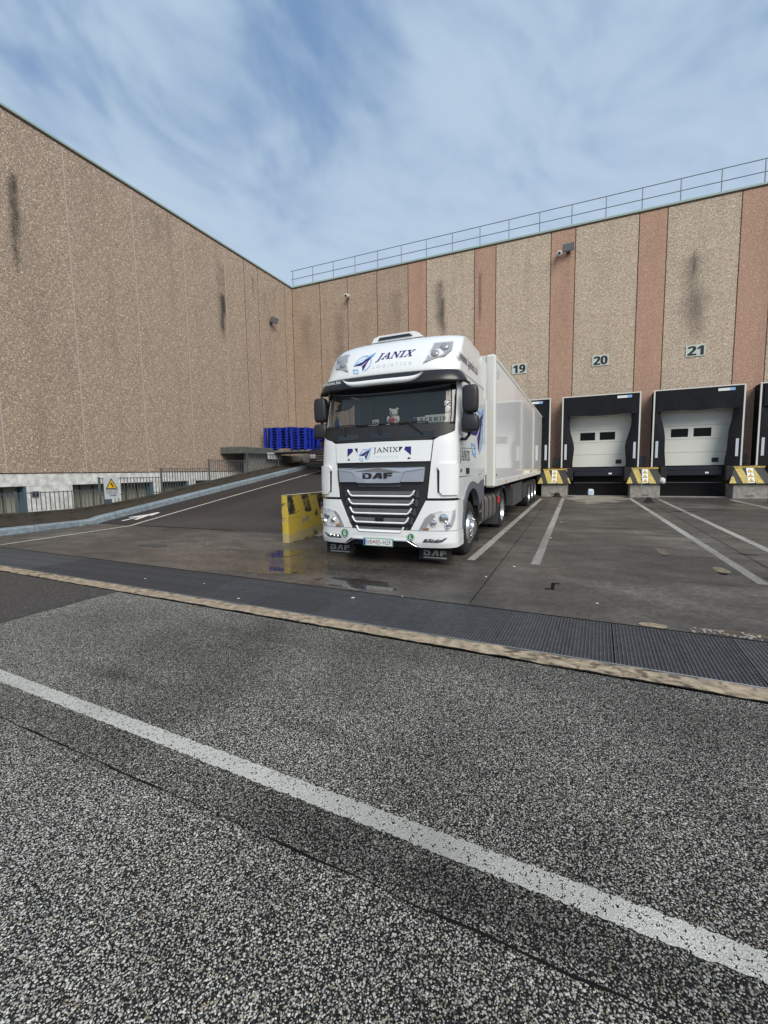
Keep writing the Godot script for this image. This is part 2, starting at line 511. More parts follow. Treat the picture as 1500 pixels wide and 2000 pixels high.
func road_tint(x: float, z: float) -> Color:
	var n := slow_noise.get_noise_2d(x * 3.0, z * 3.0)
	var f := fine_noise.get_noise_2d(x * 9.0, z * 9.0)
	var t := 0.88 + 0.34 * n + 0.14 * f + 0.30 * slow_noise.get_noise_2d(x * 9.0 + 40.0, z * 9.0)
	# bitumen bled up between the white line and the joint
	var crack := -1.36 + 0.036 * (x - 0.1)
	var band := smoothstep(-0.36, -0.20, z - crack) * (1.0 - smoothstep(-0.05, 0.02, z - crack))
	t *= 1.0 - band * (0.48 + 0.35 * f) * (0.40 + 0.60 * exp(-pow((x + 0.5) / 1.1, 2.0)))
	# drips of oil
	for s in [[-2.55, -2.95, .09, .05], [-0.30, -2.45, .05, .04], [-1.5, -2.2, .3, .05], [-3.4, -2.2, .5, .08], [-2.9, -3.3, .6, .06]]:
		t *= 1.0 - 0.45 * gauss(x, z, s[0], s[1], s[2], s[3]) * (0.7 + f)
	t = clampf(t, 0.15, 1.4)
	return Color(t, t * 0.995, t * (0.975 - 0.03 * n))

func ground() -> void:
	# road under the camera, as far as the mortar of the drain
	var b := MB.new()
	var xs := []
	var x := -10.0
	while x < 3.61: xs.append(x); x += 0.08
	var ts := []
	for i in 49: ts.append(i / 48.0)
	b.soft()
	var pt := func(px: float, t: float) -> Vector3: return Vector3(px, 0.0, lerpf(mortar_front(px), 0.6, t))
	for i in xs.size() - 1:
		for j in ts.size() - 1:
			var q := [pt.call(xs[i], ts[j]), pt.call(xs[i + 1], ts[j]), pt.call(xs[i + 1], ts[j + 1]), pt.call(xs[i], ts[j + 1])]
			for k in [0, 1, 2, 0, 2, 3]:
				b.color(road_tint(q[k].x, q[k].z)); b.st.add_vertex(q[k])
	b.color(Color(.95, .95, .93))
	var far := 60.0
	for e in [[-far, xs[0]], [xs[-1], far]]:
		b.quad_dir(Vector3(e[0], 0, mortar_front(e[0])), Vector3(e[1], 0, mortar_front(e[1])), Vector3(e[1], 0, 0.6), Vector3(e[0], 0, 0.6), Vector3.UP)
	b.quad_dir(Vector3(-far, 0, .6), Vector3(far, 0, .6), Vector3(far, 0, 60), Vector3(-far, 0, 60), Vector3.UP)
	structure("road", b, M.road)
	# darker older patch of road
	b = MB.new()
	b.soft()
	for i in 60:
		for j in 16:
			var q := []
			for e in [[i, j], [i + 1, j], [i + 1, j + 1], [i, j + 1]]:
				var px: float = -5.74 - e[0] * 0.25 + (0.02 * sin(e[1] * 2.1) if e[0] == 0 else 0.0)
				q.append(Vector3(px, 0.004, lerpf(mortar_front(px) - 0.005, -1.0 - 0.03 * px, e[1] / 16.0)))
			for k in [0, 2, 1, 0, 3, 2]:
				var v := 1.1 + 0.5 * slow_noise.get_noise_2d(q[k].x * 3.0, q[k].z * 3.0) + 0.25 * fine_noise.get_noise_2d(q[k].x * 8, q[k].z * 8)
				b.color(Color(v, v * 0.95, v * 0.9)); b.st.add_vertex(q[k])
	structure("road_patch", b, M.old_asphalt)
	# mortar bedding in front of the drain, broken along its edges
	b = MB.new()
	b.soft()
	var n := 1700
	var edge := func(i: int, t: float) -> Vector3:
		var px := -22.0 + 34.0 * i / n
		var fr := mortar_front(px) + 0.018 * fine_noise.get_noise_2d(px * 20.0, 3.0) + 0.012 * slow_noise.get_noise_2d(px * 30.0, 8.0) - 0.02
		var bk := drain_front(px) + 0.01 + 0.02 * fine_noise.get_noise_2d(px * 25.0, 33.0)
		return Vector3(px, 0.006 + 0.006 * fine_noise.get_noise_2d(px * 30.0, t * 9.0), lerpf(fr, bk, t))
	for i in n:
		for j in 10:
			var q := [edge.call(i, j / 10.0), edge.call(i + 1, j / 10.0), edge.call(i + 1, (j + 1) / 10.0), edge.call(i, (j + 1) / 10.0)]
			for k in [0, 2, 1, 0, 3, 2]:
				var p: Vector3 = q[k]
				var v := 0.95 + 0.8 * fine_noise.get_noise_2d(p.x * 70.0, p.z * 90.0)
				var across: float = (p.z - mortar_front(p.x)) / (drain_front(p.x) - mortar_front(p.x))
				if fine_noise.get_noise_2d(p.x * 55.0 + 50.0, p.z * 85.0) + 0.55 * slow_noise.get_noise_2d(p.x * 16.0, 9.0) + 0.35 * absf(across - 0.4) > 0.46: v *= 0.34
				b.color(Color(v, v, v * 0.98)); b.st.add_vertex(p)
	structure("mortar_strip", b, M.mortar)
	# a lip of bitumen along the mortar
	b = MB.new()
	for i in n:
		var p0: Vector3 = edge.call(i, 0.0); var p1: Vector3 = edge.call(i + 1, 0.0)
		var w0 := 0.012 + 0.012 * absf(fine_noise.get_noise_2d(p0.x * 20.0, 71.0)); var w1 := 0.012 + 0.012 * absf(fine_noise.get_noise_2d(p1.x * 20.0, 71.0))
		b.quad_dir(p0 + Vector3(0, .004, -.004), p1 + Vector3(0, .004, -.004), p1 + Vector3(0, .002, w1), p0 + Vector3(0, .002, w0), Vector3.UP)
	structure("bitumen_joint", b, M.tar)
	# tarred joint across the road
	b = MB.new()
	for i in 500:
		var q := []
		for e in [i, i + 1]:
			var px: float = -9.0 + 12.0 * e / 500.0
			var zc := -1.36 + 0.036 * (px - 0.1) + 0.010 * fine_noise.get_noise_2d(px * 16.0, 5.0)
			var wd := 0.002 + 0.009 * maxf(0.0, fine_noise.get_noise_2d(px * 14.0, 15.0) + 0.03)
			q.append(Vector3(px, 0.004, zc - wd)); q.append(Vector3(px, 0.004, zc + wd))
		b.quad_dir(q[0], q[2], q[3], q[1], Vector3.UP)
	structure("tar_joint", b, M.tar)
	# white line
	b = MB.new()
	b.soft()
	for i in 1600:
		var q := []
		for e in [i, i + 1]:
			var px: float = -9.0 + 12.0 * e / 1600.0
			var zc := -1.629 + 0.042 * (px - 0.6)
			q.append(Vector3(px, 0.0045, zc - 0.055 + 0.010 * fine_noise.get_noise_2d(px * 170.0, 1.0))); q.append(Vector3(px, 0.0045, zc + 0.055 + 0.010 * fine_noise.get_noise_2d(px * 170.0, 7.0)))
		for k in [0, 2, 3, 0, 3, 1]:
			var v: float = (1.0 + 0.30 * slow_noise.get_noise_2d(q[k].x * 7.0, 4.0) + 0.2 * fine_noise.get_noise_2d(q[k].x * 12.0, q[k].z * 12.0)) * (1.0 - 0.38 * exp(-pow((q[k].x + 0.55) / 0.75, 2.0)))
			b.color(Color(v, v, v)); b.st.add_vertex(q[k])
	structure("road_line", b, M.road_paint)

	drain()

	# apron between the drain and the docks, with the level ground left of it up to the kerb
	b = MB.new()
	b.soft()
	var cell := 0.125
	var put := func(p: Vector3) -> void:
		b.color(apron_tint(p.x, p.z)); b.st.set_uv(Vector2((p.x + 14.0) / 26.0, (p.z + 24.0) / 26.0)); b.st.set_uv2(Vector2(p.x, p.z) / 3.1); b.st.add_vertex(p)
	for i in range(0, 208):
		for j in range(0, 160):
			var x0 := KERB_X + i * cell; var x1 := x0 + cell
			var z0 := -23.9 + j * cell; var z1 := z0 + cell
			if x1 > RAMP_EDGE - 0.2 or z0 > -9.1:
				if z0 >= drain_back(x0): continue
				var za := minf(z1, drain_back(x0)); var zb := minf(z1, drain_back(x1))
				var q := [Vector3(x0, apron_y(z0), z0), Vector3(x1, apron_y(z0), z0), Vector3(x1, apron_y(zb), zb), Vector3(x0, apron_y(za), za)]
				for k in [0, 1, 2, 0, 2, 3]: put.call(q[k])
	# on to the right
	for j in 160:
		var z0 := -23.9 + j * cell; var z1 := z0 + cell
		if z0 >= drain_back(12.0): continue
		var q := [Vector3(12, apron_y(z0), z0), Vector3(40, apron_y(z0), z0), Vector3(40, apron_y(z1), minf(z1, drain_back(40.0))), Vector3(12, apron_y(z1), minf(z1, drain_back(12.0)))]
		for k in [0, 1, 2, 0, 2, 3]: put.call(q[k])
	# wetness: smooth where the rain still stands
	var sz := 512
	var rough := PackedByteArray(); rough.resize(sz * sz)
	for j in sz:
		for i in sz:
			var px := -14.0 + 26.0 * (i + .5) / sz
			var pz := -24.0 + 26.0 * (j + .5) / sz
			var v := 0.50 + 0.22 * slow_noise.get_noise_2d(px * 2.6, pz * 4.0) + 0.16 * fine_noise.get_noise_2d(px * 7.0, pz * 16.0)
			v -= 0.34 * gauss(px, pz, -4.6, -6.3, 2.2, 1.2) + 0.16 * gauss(px, pz, -9.0, -6.3, 4.0, 1.2) + 0.15 * gauss(px, pz, 8.0, -20.5, 3.0, 2.5)
			v += 0.25 * gauss(px, pz, .9, -21.3, 1.3, 1.4)
			rough[j * sz + i] = int(clampf(v, 0.13, 0.95) * 255)
	var am: StandardMaterial3D = M.apron
	am.roughness_texture = texture(sz, rough, false)
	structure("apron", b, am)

	# ramp up the left-hand side
	b = MB.new()
	b.soft()
	for i in 34:
		for j in 61:
			var x0 := KERB_X + i * 0.2466; var x1 := x0 + 0.2466
			var z0 := -9.0 - j * 0.25
			var z1 := z0 - 0.25
			var q := [Vector3(x0, ramp_y(z0) + .005, z0), Vector3(x0, ramp_y(z1) + .005, z1), Vector3(x1, ramp_y(z1) + .005, z1), Vector3(x1, ramp_y(z0) + .005, z0)]
			for k in [0, 1, 2, 0, 2, 3]:
				var p: Vector3 = q[k]
				var v := 0.62 + 0.35 * slow_noise.get_noise_2d(p.x * 6.0, p.z * 1.2) + 0.14 * fine_noise.get_noise_2d(p.x * 8.0, p.z * 3.0)
				v += 0.55 * exp(-pow((p.z + 9.6 + 0.15 * (p.x + 10.0)) / 0.7, 2.0)) * clampf(0.8 + fine_noise.get_noise_2d(p.x * 4.0, p.z * 4.0), 0.0, 1.0) * smoothstep(-13.0, -11.0, p.x)
				b.color(Color(v * 1.02, v * 0.93, v * 0.90)); b.st.add_vertex(p)
	structure("ramp", b, M.old_asphalt)
	b = MB.new()   # retaining wall under the ramp's open side
	b.prism(PackedVector2Array([Vector2(-8.9, -.05), Vector2(-8.9, 0.06), Vector2(-22.0, 1.93), Vector2(-24.0, 1.94), Vector2(-24.0, -.05)]), 0.26, Transform3D(Basis(Vector3(0, 0, 1), Vector3(0, 1, 0), Vector3(-1, 0, 0)), Vector3(RAMP_EDGE - 0.26, 0, 0)))
	tag(part("retaining_wall", b, M.concrete), "concrete retaining wall along the open side of the ramp", "wall")

	markings()
	puddles()

func apron_tint(x: float, z: float) -> Color:
	var n := slow_noise.get_noise_2d(x * 4.0, z * 5.5)
	var f := fine_noise.get_noise_2d(x * 9.0, z * 13.0)
	var c := Color(.140, .131, .123)
	# red-brown silt lying in patches
	var silt := clampf(0.25 + 1.1 * n + 0.8 * f, 0.0, 1.0)
	c = c.lerp(Color(.128, .110, .095), silt)
	c = c.lerp(Color(.23, .222, .212), clampf(0.8 * n + 0.35 * gauss(x, z, 2.6, -8.5, 2.5, 3.0) + 0.5 * f, 0.0, 0.8))  # paler grey by noise, plus a soft sheen painted in right of the middle
	# dry swept patch in front of dock 20
	var dry := 1.2 * gauss(x, z, 0.85, -21.9, 1.25, 1.5) + 0.7 * gauss(x, z, 0.7, -19.9, 0.75, 0.9) + 0.7 * f - 0.1
	c = c.lerp(Color(.52, .48, .42), smoothstep(0.30, 0.55, dry) * (1.0 if absf(x - 0.9) < 2.3 and z < -17.5 else 0.0))
	var v := 1.0 + 0.45 * n + 0.40 * f
	# oil
	for s in [[-.45, -6.05, .05, .30], [-1.4, -5.3, .22, .12], [3.3, -9.5, .5, .1], [2.0, -8.9, .4, .06], [1.2, -12.2, .8, .1], [3.9, -17.5, 1.2, .25], [7.5, -20.5, 1.6, .5], [4.6, -13.0, 1.2, .2], [1.9, -7.0, .35, .05], [2.5, -5.1, .6, .12]]:
		v *= 1.0 - 0.55 * gauss(x, z, s[0], s[1], s[2], s[3])
	v *= 0.84
	return Color(c.r * v, c.g * v, c.b * v)

func drain() -> void:
	var bed := MB.new()
	for e in [[-24.0, 12.0]]:
		var a: float = e[0]; var c: float = e[1]
		bed.quad_dir(Vector3(a, -.22, drain_front(a) + .02), Vector3(c, -.22, drain_front(c) + .02), Vector3(c, -.22, drain_back(c) - .02), Vector3(a, -.22, drain_back(a) - .02), Vector3.UP)
		bed.quad_dir(Vector3(a, -.22, drain_front(a) + .01), Vector3(c, -.22, drain_front(c) + .01), Vector3(c, .003, drain_front(c) + .01), Vector3(a, .003, drain_front(a) + .01), Vector3.FORWARD)
		bed.quad_dir(Vector3(a, -.22, drain_back(a)), Vector3(c, -.22, drain_back(c)), Vector3(c, 0, drain_back(c)), Vector3(a, 0, drain_back(a)), Vector3.BACK)
	structure("drain_channel", bed, M.pit_black)
	var root := Node3D.new()
	root.name = "drain_grating"; add_child(root)
	tag(root, "wide dark steel drain grating running across the yard in front of the lorry", "drain grating")
	# one bar grating a metre wide: bearing bars across the drain, close twisted rods along it
	var len := 1.02
	var metre := MB.new()
	for i in 33:
		metre.box(Vector3(-.485 + i * .0303, -.013, 0), Vector3(.009, .026, len), 0.0)
	for j in 35:
		metre.box(Vector3(0, -.008, -len / 2 + .012 + j * (len - .024) / 34.0), Vector3(.985, .010, .008), 0.0)
	for s in [-1, 1]:
		metre.box(Vector3(0, -.014, s * len / 2), Vector3(.99, .030, .012), 0.0)
	var open_mesh := metre.mesh()
	# the same with its cells packed with trodden dirt
	var full := MB.new()
	full.soft()
	var fill := func(i: int, j: int) -> Vector3:
		return Vector3(-.49 + .98 * i / 24.0, -.0065 + .0045 * fine_noise.get_noise_2d(i * 3.0, j * 3.0), -.50 + 1.0 * j / 24.0)
	for i in 24:
		for j in 24:
			full.quad_dir(fill.call(i, j), fill.call(i + 1, j), fill.call(i + 1, j + 1), fill.call(i, j + 1), Vector3.UP)
	var full_mesh := full.mesh()
	var deep := MB.new()
	deep.soft()
	for i in 24:
		for j in 24:
			deep.quad_dir(fill.call(i, j) - Vector3(0, .007, 0), fill.call(i + 1, j) - Vector3(0, .007, 0), fill.call(i + 1, j + 1) - Vector3(0, .007, 0), fill.call(i, j + 1) - Vector3(0, .007, 0), Vector3.UP)
	var deep_mesh := deep.mesh()
	var ang := atan(SKEW)
	for i in 24:
		var cx := -20.0 + i * .992
		var tone := Color(1, 1, 1) * (0.75 + 0.5 * rng.randf())
		var p := part("grating_panel", open_mesh, [M.worn_steel, M.grate_a, M.grate_b][rng.randi() % 3], root)
		p.position = Vector3(cx, 0.004, (drain_front(cx) + drain_back(cx)) * 0.5)
		p.rotation.y = -ang
		part("packed_dirt", full_mesh if cx < -0.6 else deep_mesh, [M.packed_dirt, M.packed_dirt_b, M.packed_dirt_c][(i * 7 + 1) % 3], p)
	# angle frames the panels rest in
	for s in [0, 1]:
		var f := MB.new()
		for i in 24:
			var xa := -20.5 + i * 1.003; var xb := xa + 1.0
			var za: float = drain_front(xa) if s == 0 else drain_back(xa)
			var zb: float = drain_front(xb) if s == 0 else drain_back(xb)
			f.box(Vector3((xa + xb) / 2, 0.000, (za + zb) / 2 + (-.006 if s == 0 else .006)), Vector3(1.0, .022, .012), .002, Basis(Vector3.UP, -ang))
		part("frame", f, M.galvanised if s == 0 else M.tar, root)

func strip(pts: Array, width: float, fy: Callable, lift: float, tone: Callable) -> MB:
	# a painted stripe along ground points, cut into short lengths
	var b := MB.new()
	b.soft()
	for s in pts.size() - 1:
		var a: Vector2 = pts[s]; var c: Vector2 = pts[s + 1]
		var n := maxi(1, int(a.distance_to(c) / 0.12))
		var side := (c - a).normalized().orthogonal() * width * 0.5
		for i in n:
			var p0 := a.lerp(c, float(i) / n); var p1 := a.lerp(c, float(i + 1) / n)
			var q := []
			for e in [[p0, 1], [p1, 1], [p1, -1], [p0, -1]]:
				var w: Vector2 = e[0] + side * e[1] * (1.0 + 0.10 * fine_noise.get_noise_2d(e[0].x * 23.0, e[0].y * 23.0 + e[1] * 40.0))
				q.append(Vector3(w.x, fy.call(w.y) + lift, w.y))
			for k in [0, 1, 2, 0, 2, 3]:
				var v: float = tone.call(q[k])
				b.color(Color(v, v, v)); b.st.add_vertex(q[k])
	return b

func markings() -> void:
	var worn := func(p: Vector3) -> float: return 0.85 + 0.5 * slow_noise.get_noise_2d(p.x * 7.0, p.z * 3.0) + 0.2 * fine_noise.get_noise_2d(p.x * 20.0, p.z * 12.0)
	var lay := func(z: float) -> float: return apron_y(z)
	var rampy := func(z: float) -> float: return ramp_y(z)
	for l in [[-1.66, -7.45, -1.50, -21.2], [-0.60, -7.45, -0.58, -21.6], [2.30, -7.2, 2.13, -22.0], [3.19, -8.8, 3.17, -21.6], [5.86, -17.0, 5.70, -21.8]]:
		var gap: float = rng.randf_range(0.55, 0.7)
		var a := Vector2(l[0], l[1]); var c := Vector2(l[2], l[3])
		structure("parking_line", strip([a, a.lerp(c, gap)], 0.14, lay, 0.004, worn), M.old_paint)
		structure("parking_line", strip([a.lerp(c, gap + 0.012), c], 0.14, lay, 0.004, worn), M.old_paint)
	var bright := func(p: Vector3) -> float: return 1.0 + 0.3 * slow_noise.get_noise_2d(p.x * 7.0, p.z * 3.0)
	structure("ramp_line", strip([Vector2(-12.2, -3.5), Vector2(-12.25, -6.0), Vector2(-12.3, -8.6), Vector2(-12.4, -9.3), Vector2(-12.45, -12.5), Vector2(-12.5, -16.0), Vector2(-12.5, -21.5)], 0.12, rampy, 0.010, bright), M.road_paint)
	# arrow pointing up the ramp, its head doubled
	var arrow := MB.new()
	arrow.soft()
	for poly in [[Vector2(-.07, 0), Vector2(.07, 0), Vector2(.07, 1.1), Vector2(-.07, 1.1)], [Vector2(-.42, .75), Vector2(-.30, .62), Vector2(0.02, 1.25), Vector2(.30, .45), Vector2(.44, .55), Vector2(.10, 1.75), Vector2(-.10, 1.75)], [Vector2(-.15, 1.72), Vector2(.22, 1.45), Vector2(.30, 1.6), Vector2(.10, 2.3), Vector2(-.08, 2.3)]]:
		var pp := PackedVector2Array(poly)
		var idx := Geometry2D.triangulate_polygon(pp)
		arrow.color(Color(1.05, 1.05, 1.05))
		for k in range(0, idx.size(), 3):
			var q := []
			for e in 3:
				var v := pp[idx[k + e]]
				var w := Vector2(-13.36, -9.35) + Vector2(.20, -.98) * v.y * .52 + Vector2(.98, .20) * v.x * .85
				q.append(Vector3(w.x, ramp_y(w.y) + .012, w.y))
			arrow.tri_dir(q[0], q[1], q[2], Vector3.UP)
	structure("ramp_arrow", arrow, M.white_print)
	# joints sawn in the apron
	var dark := func(_p: Vector3) -> float: return 1.0
	for l in [[-1.15, -5.1, -1.15, -22.6], [2.68, -5.0, 2.68, -22.4], [6.45, -5.0, 6.45, -22.4], [-5.4, -17.0, 12.0, -17.0], [-5.4, -11.2, 12.0, -11.2]]:
		structure("apron_joint", strip([Vector2(l[0], l[1]), Vector2(l[2], l[3])], 0.012, lay, 0.003, dark), M.tar)
	# plates let into the apron by the drain, and a bared yellow-painted patch
	for e in [[-.27, -6.22, .05, .34, M.tar, 1.0], [-.30, -6.05, .13, .05, M.tar, 1.0], [-.24, -6.36, .12, .05, M.tar, 1.0], [1.98, -7.75, .10, .22, M.tar, 1.0], [2.55, -7.6, .28, .05, M.tar, 1.0], [2.75, -9.4, .30, .05, M.tar, 1.0], [3.2, -16.6, .8, .16, M.tar, 1.0], [2.2, -17.6, .5, .12, M.tar, 1.0], [.74, -5.02, .26, .14, M.mortar, .75], [1.45, -9.3, .16, .9, M.mortar, .34], [2.02, -7.95, .18, .45, M.mortar, .5], [-6.4, -6.9, .55, .14, M.concrete, .3], [-8.6, -6.7, .8, .3, M.concrete, .22]]:
		var b := MB.new()
		b.color(Color(e[5], e[5], e[5]))
		var pp := PackedVector2Array()
		for k in 12:
			var a := TAU * k / 12.0
			var sq := 1.0 / maxf(absf(cos(a)), absf(sin(a)))
			pp.append(Vector2(cos(a) * e[2] * .5, sin(a) * e[3] * .5) * sq * rng.randf_range(.86, 1.05))
		b.prism(pp, 0.0, Transform3D(Basis(Vector3.RIGHT, Vector3.FORWARD, Vector3.UP), Vector3(e[0], apron_y(e[1]) + .004, e[1])))
		structure("worn_patch", b, e[4])

func puddles() -> void:
	# standing water before the drain under the lorry's nose
	for e in [[-2.85, -5.38, .62, .25, 3], [-4.5, -5.66, .6, .24, 8], [-5.2, -6.9, .30, .40, 5], [1.42, -5.03, .36, .08, 6]]:
		var pp := PackedVector2Array()
		for k in 40:
			var a := TAU * k / 40.0
			var r := 1.0 + 0.42 * fine_noise.get_noise_2d(cos(a) * 12.0 + e[4] * 13.0, sin(a) * 12.0) + 0.25 * slow_noise.get_noise_2d(cos(a) * 9.0, sin(a) * 9.0 + e[4] * 31.0)
			pp.append(Vector2(cos(a) * e[2] * r, sin(a) * e[3] * r))
		var b := MB.new()
		b.prism(pp, 0.0, Transform3D(Basis(Vector3.RIGHT, Vector3.FORWARD, Vector3.UP), Vector3(e[0], maxf(apron_y(e[1] - e[3]), 0.0) + .006, e[1])))
		structure("puddle", b, M.water)

# ---------------------------------------------------------------- lettering and marks
var fonts := {}
func font(serif: bool, bold: bool) -> SystemFont:
	var key := "%s%s" % [serif, bold]
	if not fonts.has(key):
		var f := SystemFont.new()
		f.font_names = PackedStringArray(["Droid Serif" if serif else "Droid Sans"])
		f.font_weight = 700 if bold else 400
		fonts[key] = f
	return fonts[key]

# flat triangles of a word fitted into the rectangle 0..1 x 0..1
func word(text: String, serif := false, bold := false) -> PackedVector2Array:
	var t := TextMesh.new()
	t.text = text; t.font = font(serif, bold); t.font_size = 64; t.pixel_size = 0.01; t.depth = 0.0; t.curve_step = 2.0
	var out := PackedVector2Array()
	var arr := t.get_mesh_arrays()
	if arr.is_empty() or arr[Mesh.ARRAY_VERTEX] == null: return out
	var vs: PackedVector3Array = arr[Mesh.ARRAY_VERTEX]
	var ix = arr[Mesh.ARRAY_INDEX]
	if ix == null or ix.size() == 0: ix = range(vs.size())
	var lo := Vector2(1e9, 1e9); var hi := -lo
	for v in vs:
		lo = lo.min(Vector2(v.x, v.y)); hi = hi.max(Vector2(v.x, v.y))
	for i in ix:
		out.append((Vector2(vs[i].x, vs[i].y) - lo) / (hi - lo))
	return out

func poly_tris(poly: Array) -> PackedVector2Array:
	var pp := PackedVector2Array(poly)
	var out := PackedVector2Array()
	for i in Geometry2D.triangulate_polygon(pp): out.append(pp[i])
	return out

func disc_tris(c: Vector2, r0: float, r1: float, a0 := 0.0, a1 := TAU, n := 28) -> PackedVector2Array:
	var out := PackedVector2Array()
	for k in n:
		var p := Vector2.from_angle(lerpf(a0, a1, float(k) / n)); var q := Vector2.from_angle(lerpf(a0, a1, float(k + 1) / n))
		out.append_array([c + p * r0, c + p * r1, c + q * r1, c + p * r0, c + q * r1, c + q * r0])
	return out

# lay triangles on a surface; rect places the unit square
func lay(tris: PackedVector2Array, rect: Rect2, onto: Callable, dir: Vector3, slant := 0.0) -> MB:
	var b := MB.new()
	for i in range(0, tris.size() - 2, 3):
		var q := []
		for k in 3:
			var v := tris[i + k]
			q.append(onto.call(rect.position.x + (v.x + slant * v.y) * rect.size.x, rect.position.y + v.y * rect.size.y))
		if ((q[0] - q[1]).cross(q[0] - q[2])).length() > 1e-9: b.tri_dir(q[0], q[1], q[2], dir)
	return b

# a plain upright plane for lettering
func plane(at: Vector3, right := Vector3.RIGHT, up := Vector3.UP) -> Callable:
	return func(x: float, y: float) -> Vector3: return at + right * x + up * y

# ---------------------------------------------------------------- walls
# one precast panel seen from its face: origin at its lower corner, u along the wall, out towards the yard
func wall_panel(parent: Node3D, o: Vector3, u: Vector3, out: Vector3, width: float, y0: float, y1: float, m: Material, stains: Array, sd: float, thick := 0.2) -> void:
	var b := MB.new()
	b.soft()
	var g := 0.02     # half joint
	var nx := maxi(4, int(width / 0.13)); var ny := int((y1 - y0) / 0.16)
	var pt := func(i: int, j: int) -> Vector3: return o + u * lerpf(g, width - g, float(i) / nx) + Vector3.UP * (lerpf(y0, y1, float(j) / ny) - o.y)
	var tone := func(p: Vector3) -> Color:
		var s := (p - o).dot(u)
		var n := slow_noise.get_noise_2d((s + sd * 7.0) * 5.0, p.y * 1.1)
		var f := fine_noise.get_noise_2d((s + sd * 5.0) * 9.0, p.y * 2.2)
		var v := 1.0 + 0.10 * n + 0.10 * f
		var damp := 0.0
		# rain runs down from the coping, each run ending ragged
		var run := fine_noise.get_noise_2d((s + sd * 11.0) * 12.0, 3.0) + 0.5 * fine_noise.get_noise_2d(s * 30.0, p.y * 1.5)
		damp += 0.14 * smoothstep(0.05, 0.5, run) * (0.6 + 0.8 * n)
		for e in stains:   # [along, top, bottom, half width, strength]
			var w: float = e[3] * (0.85 + 0.5 * fine_noise.get_noise_2d(p.y * 14.0, e[0] * 9.0))
			var d := absf(s - e[0] + 0.12 * fine_noise.get_noise_2d(p.y * 6.0, e[1])) / maxf(w, 0.02)
			if p.y < e[1] and p.y > e[2]:
				var along: float = (e[1] - p.y) / (e[1] - e[2])
				damp += e[4] * exp(-d * d) * smoothstep(0.0, 0.12, along) * (1.0 - smoothstep(0.55, 1.0, along)) * (0.9 + 0.5 * f)
		v *= 1.0 - clampf(damp, 0.0, 0.85)
		return Color(v, v * (1.0 + 0.03 * damp), v * (1.0 + 0.07 * damp))
	for i in nx:
		for j in ny:
			var q := [pt.call(i, j), pt.call(i + 1, j), pt.call(i + 1, j + 1), pt.call(i, j + 1)]
			var c := [tone.call(q[0]), tone.call(q[1]), tone.call(q[2]), tone.call(q[3])]
			var order := [0, 1, 2, 0, 2, 3]
			if (q[0] - q[2]).cross(q[0] - q[1]).dot(out) < 0.0: order = [0, 2, 1, 0, 3, 2]
			for k in order:
				b.color(c[k]); b.st.add_vertex(q[k])
	b.flat()
	b.color(Color(.7, .7, .7))
	var e0: Array = [pt.call(0, 0), pt.call(nx, 0), pt.call(nx, ny), pt.call(0, ny)]
	var mid: Vector3 = (e0[0] + e0[2]) * 0.5 - out * thick * 0.5
	for k in 4:
		b.quad_out(e0[k], e0[(k + 1) % 4], e0[(k + 1) % 4] - out * thick, e0[k] - out * thick, mid)
	b.quad_out(e0[0] - out * thick, e0[1] - out * thick, e0[2] - out * thick, e0[3] - out * thick, mid)
	part("wall_panel", b, m, parent)

const LEFT := -16.6       # face of the left-hand warehouse
const BACK := -23.75      # face of the dock building
const TOP := 13.0

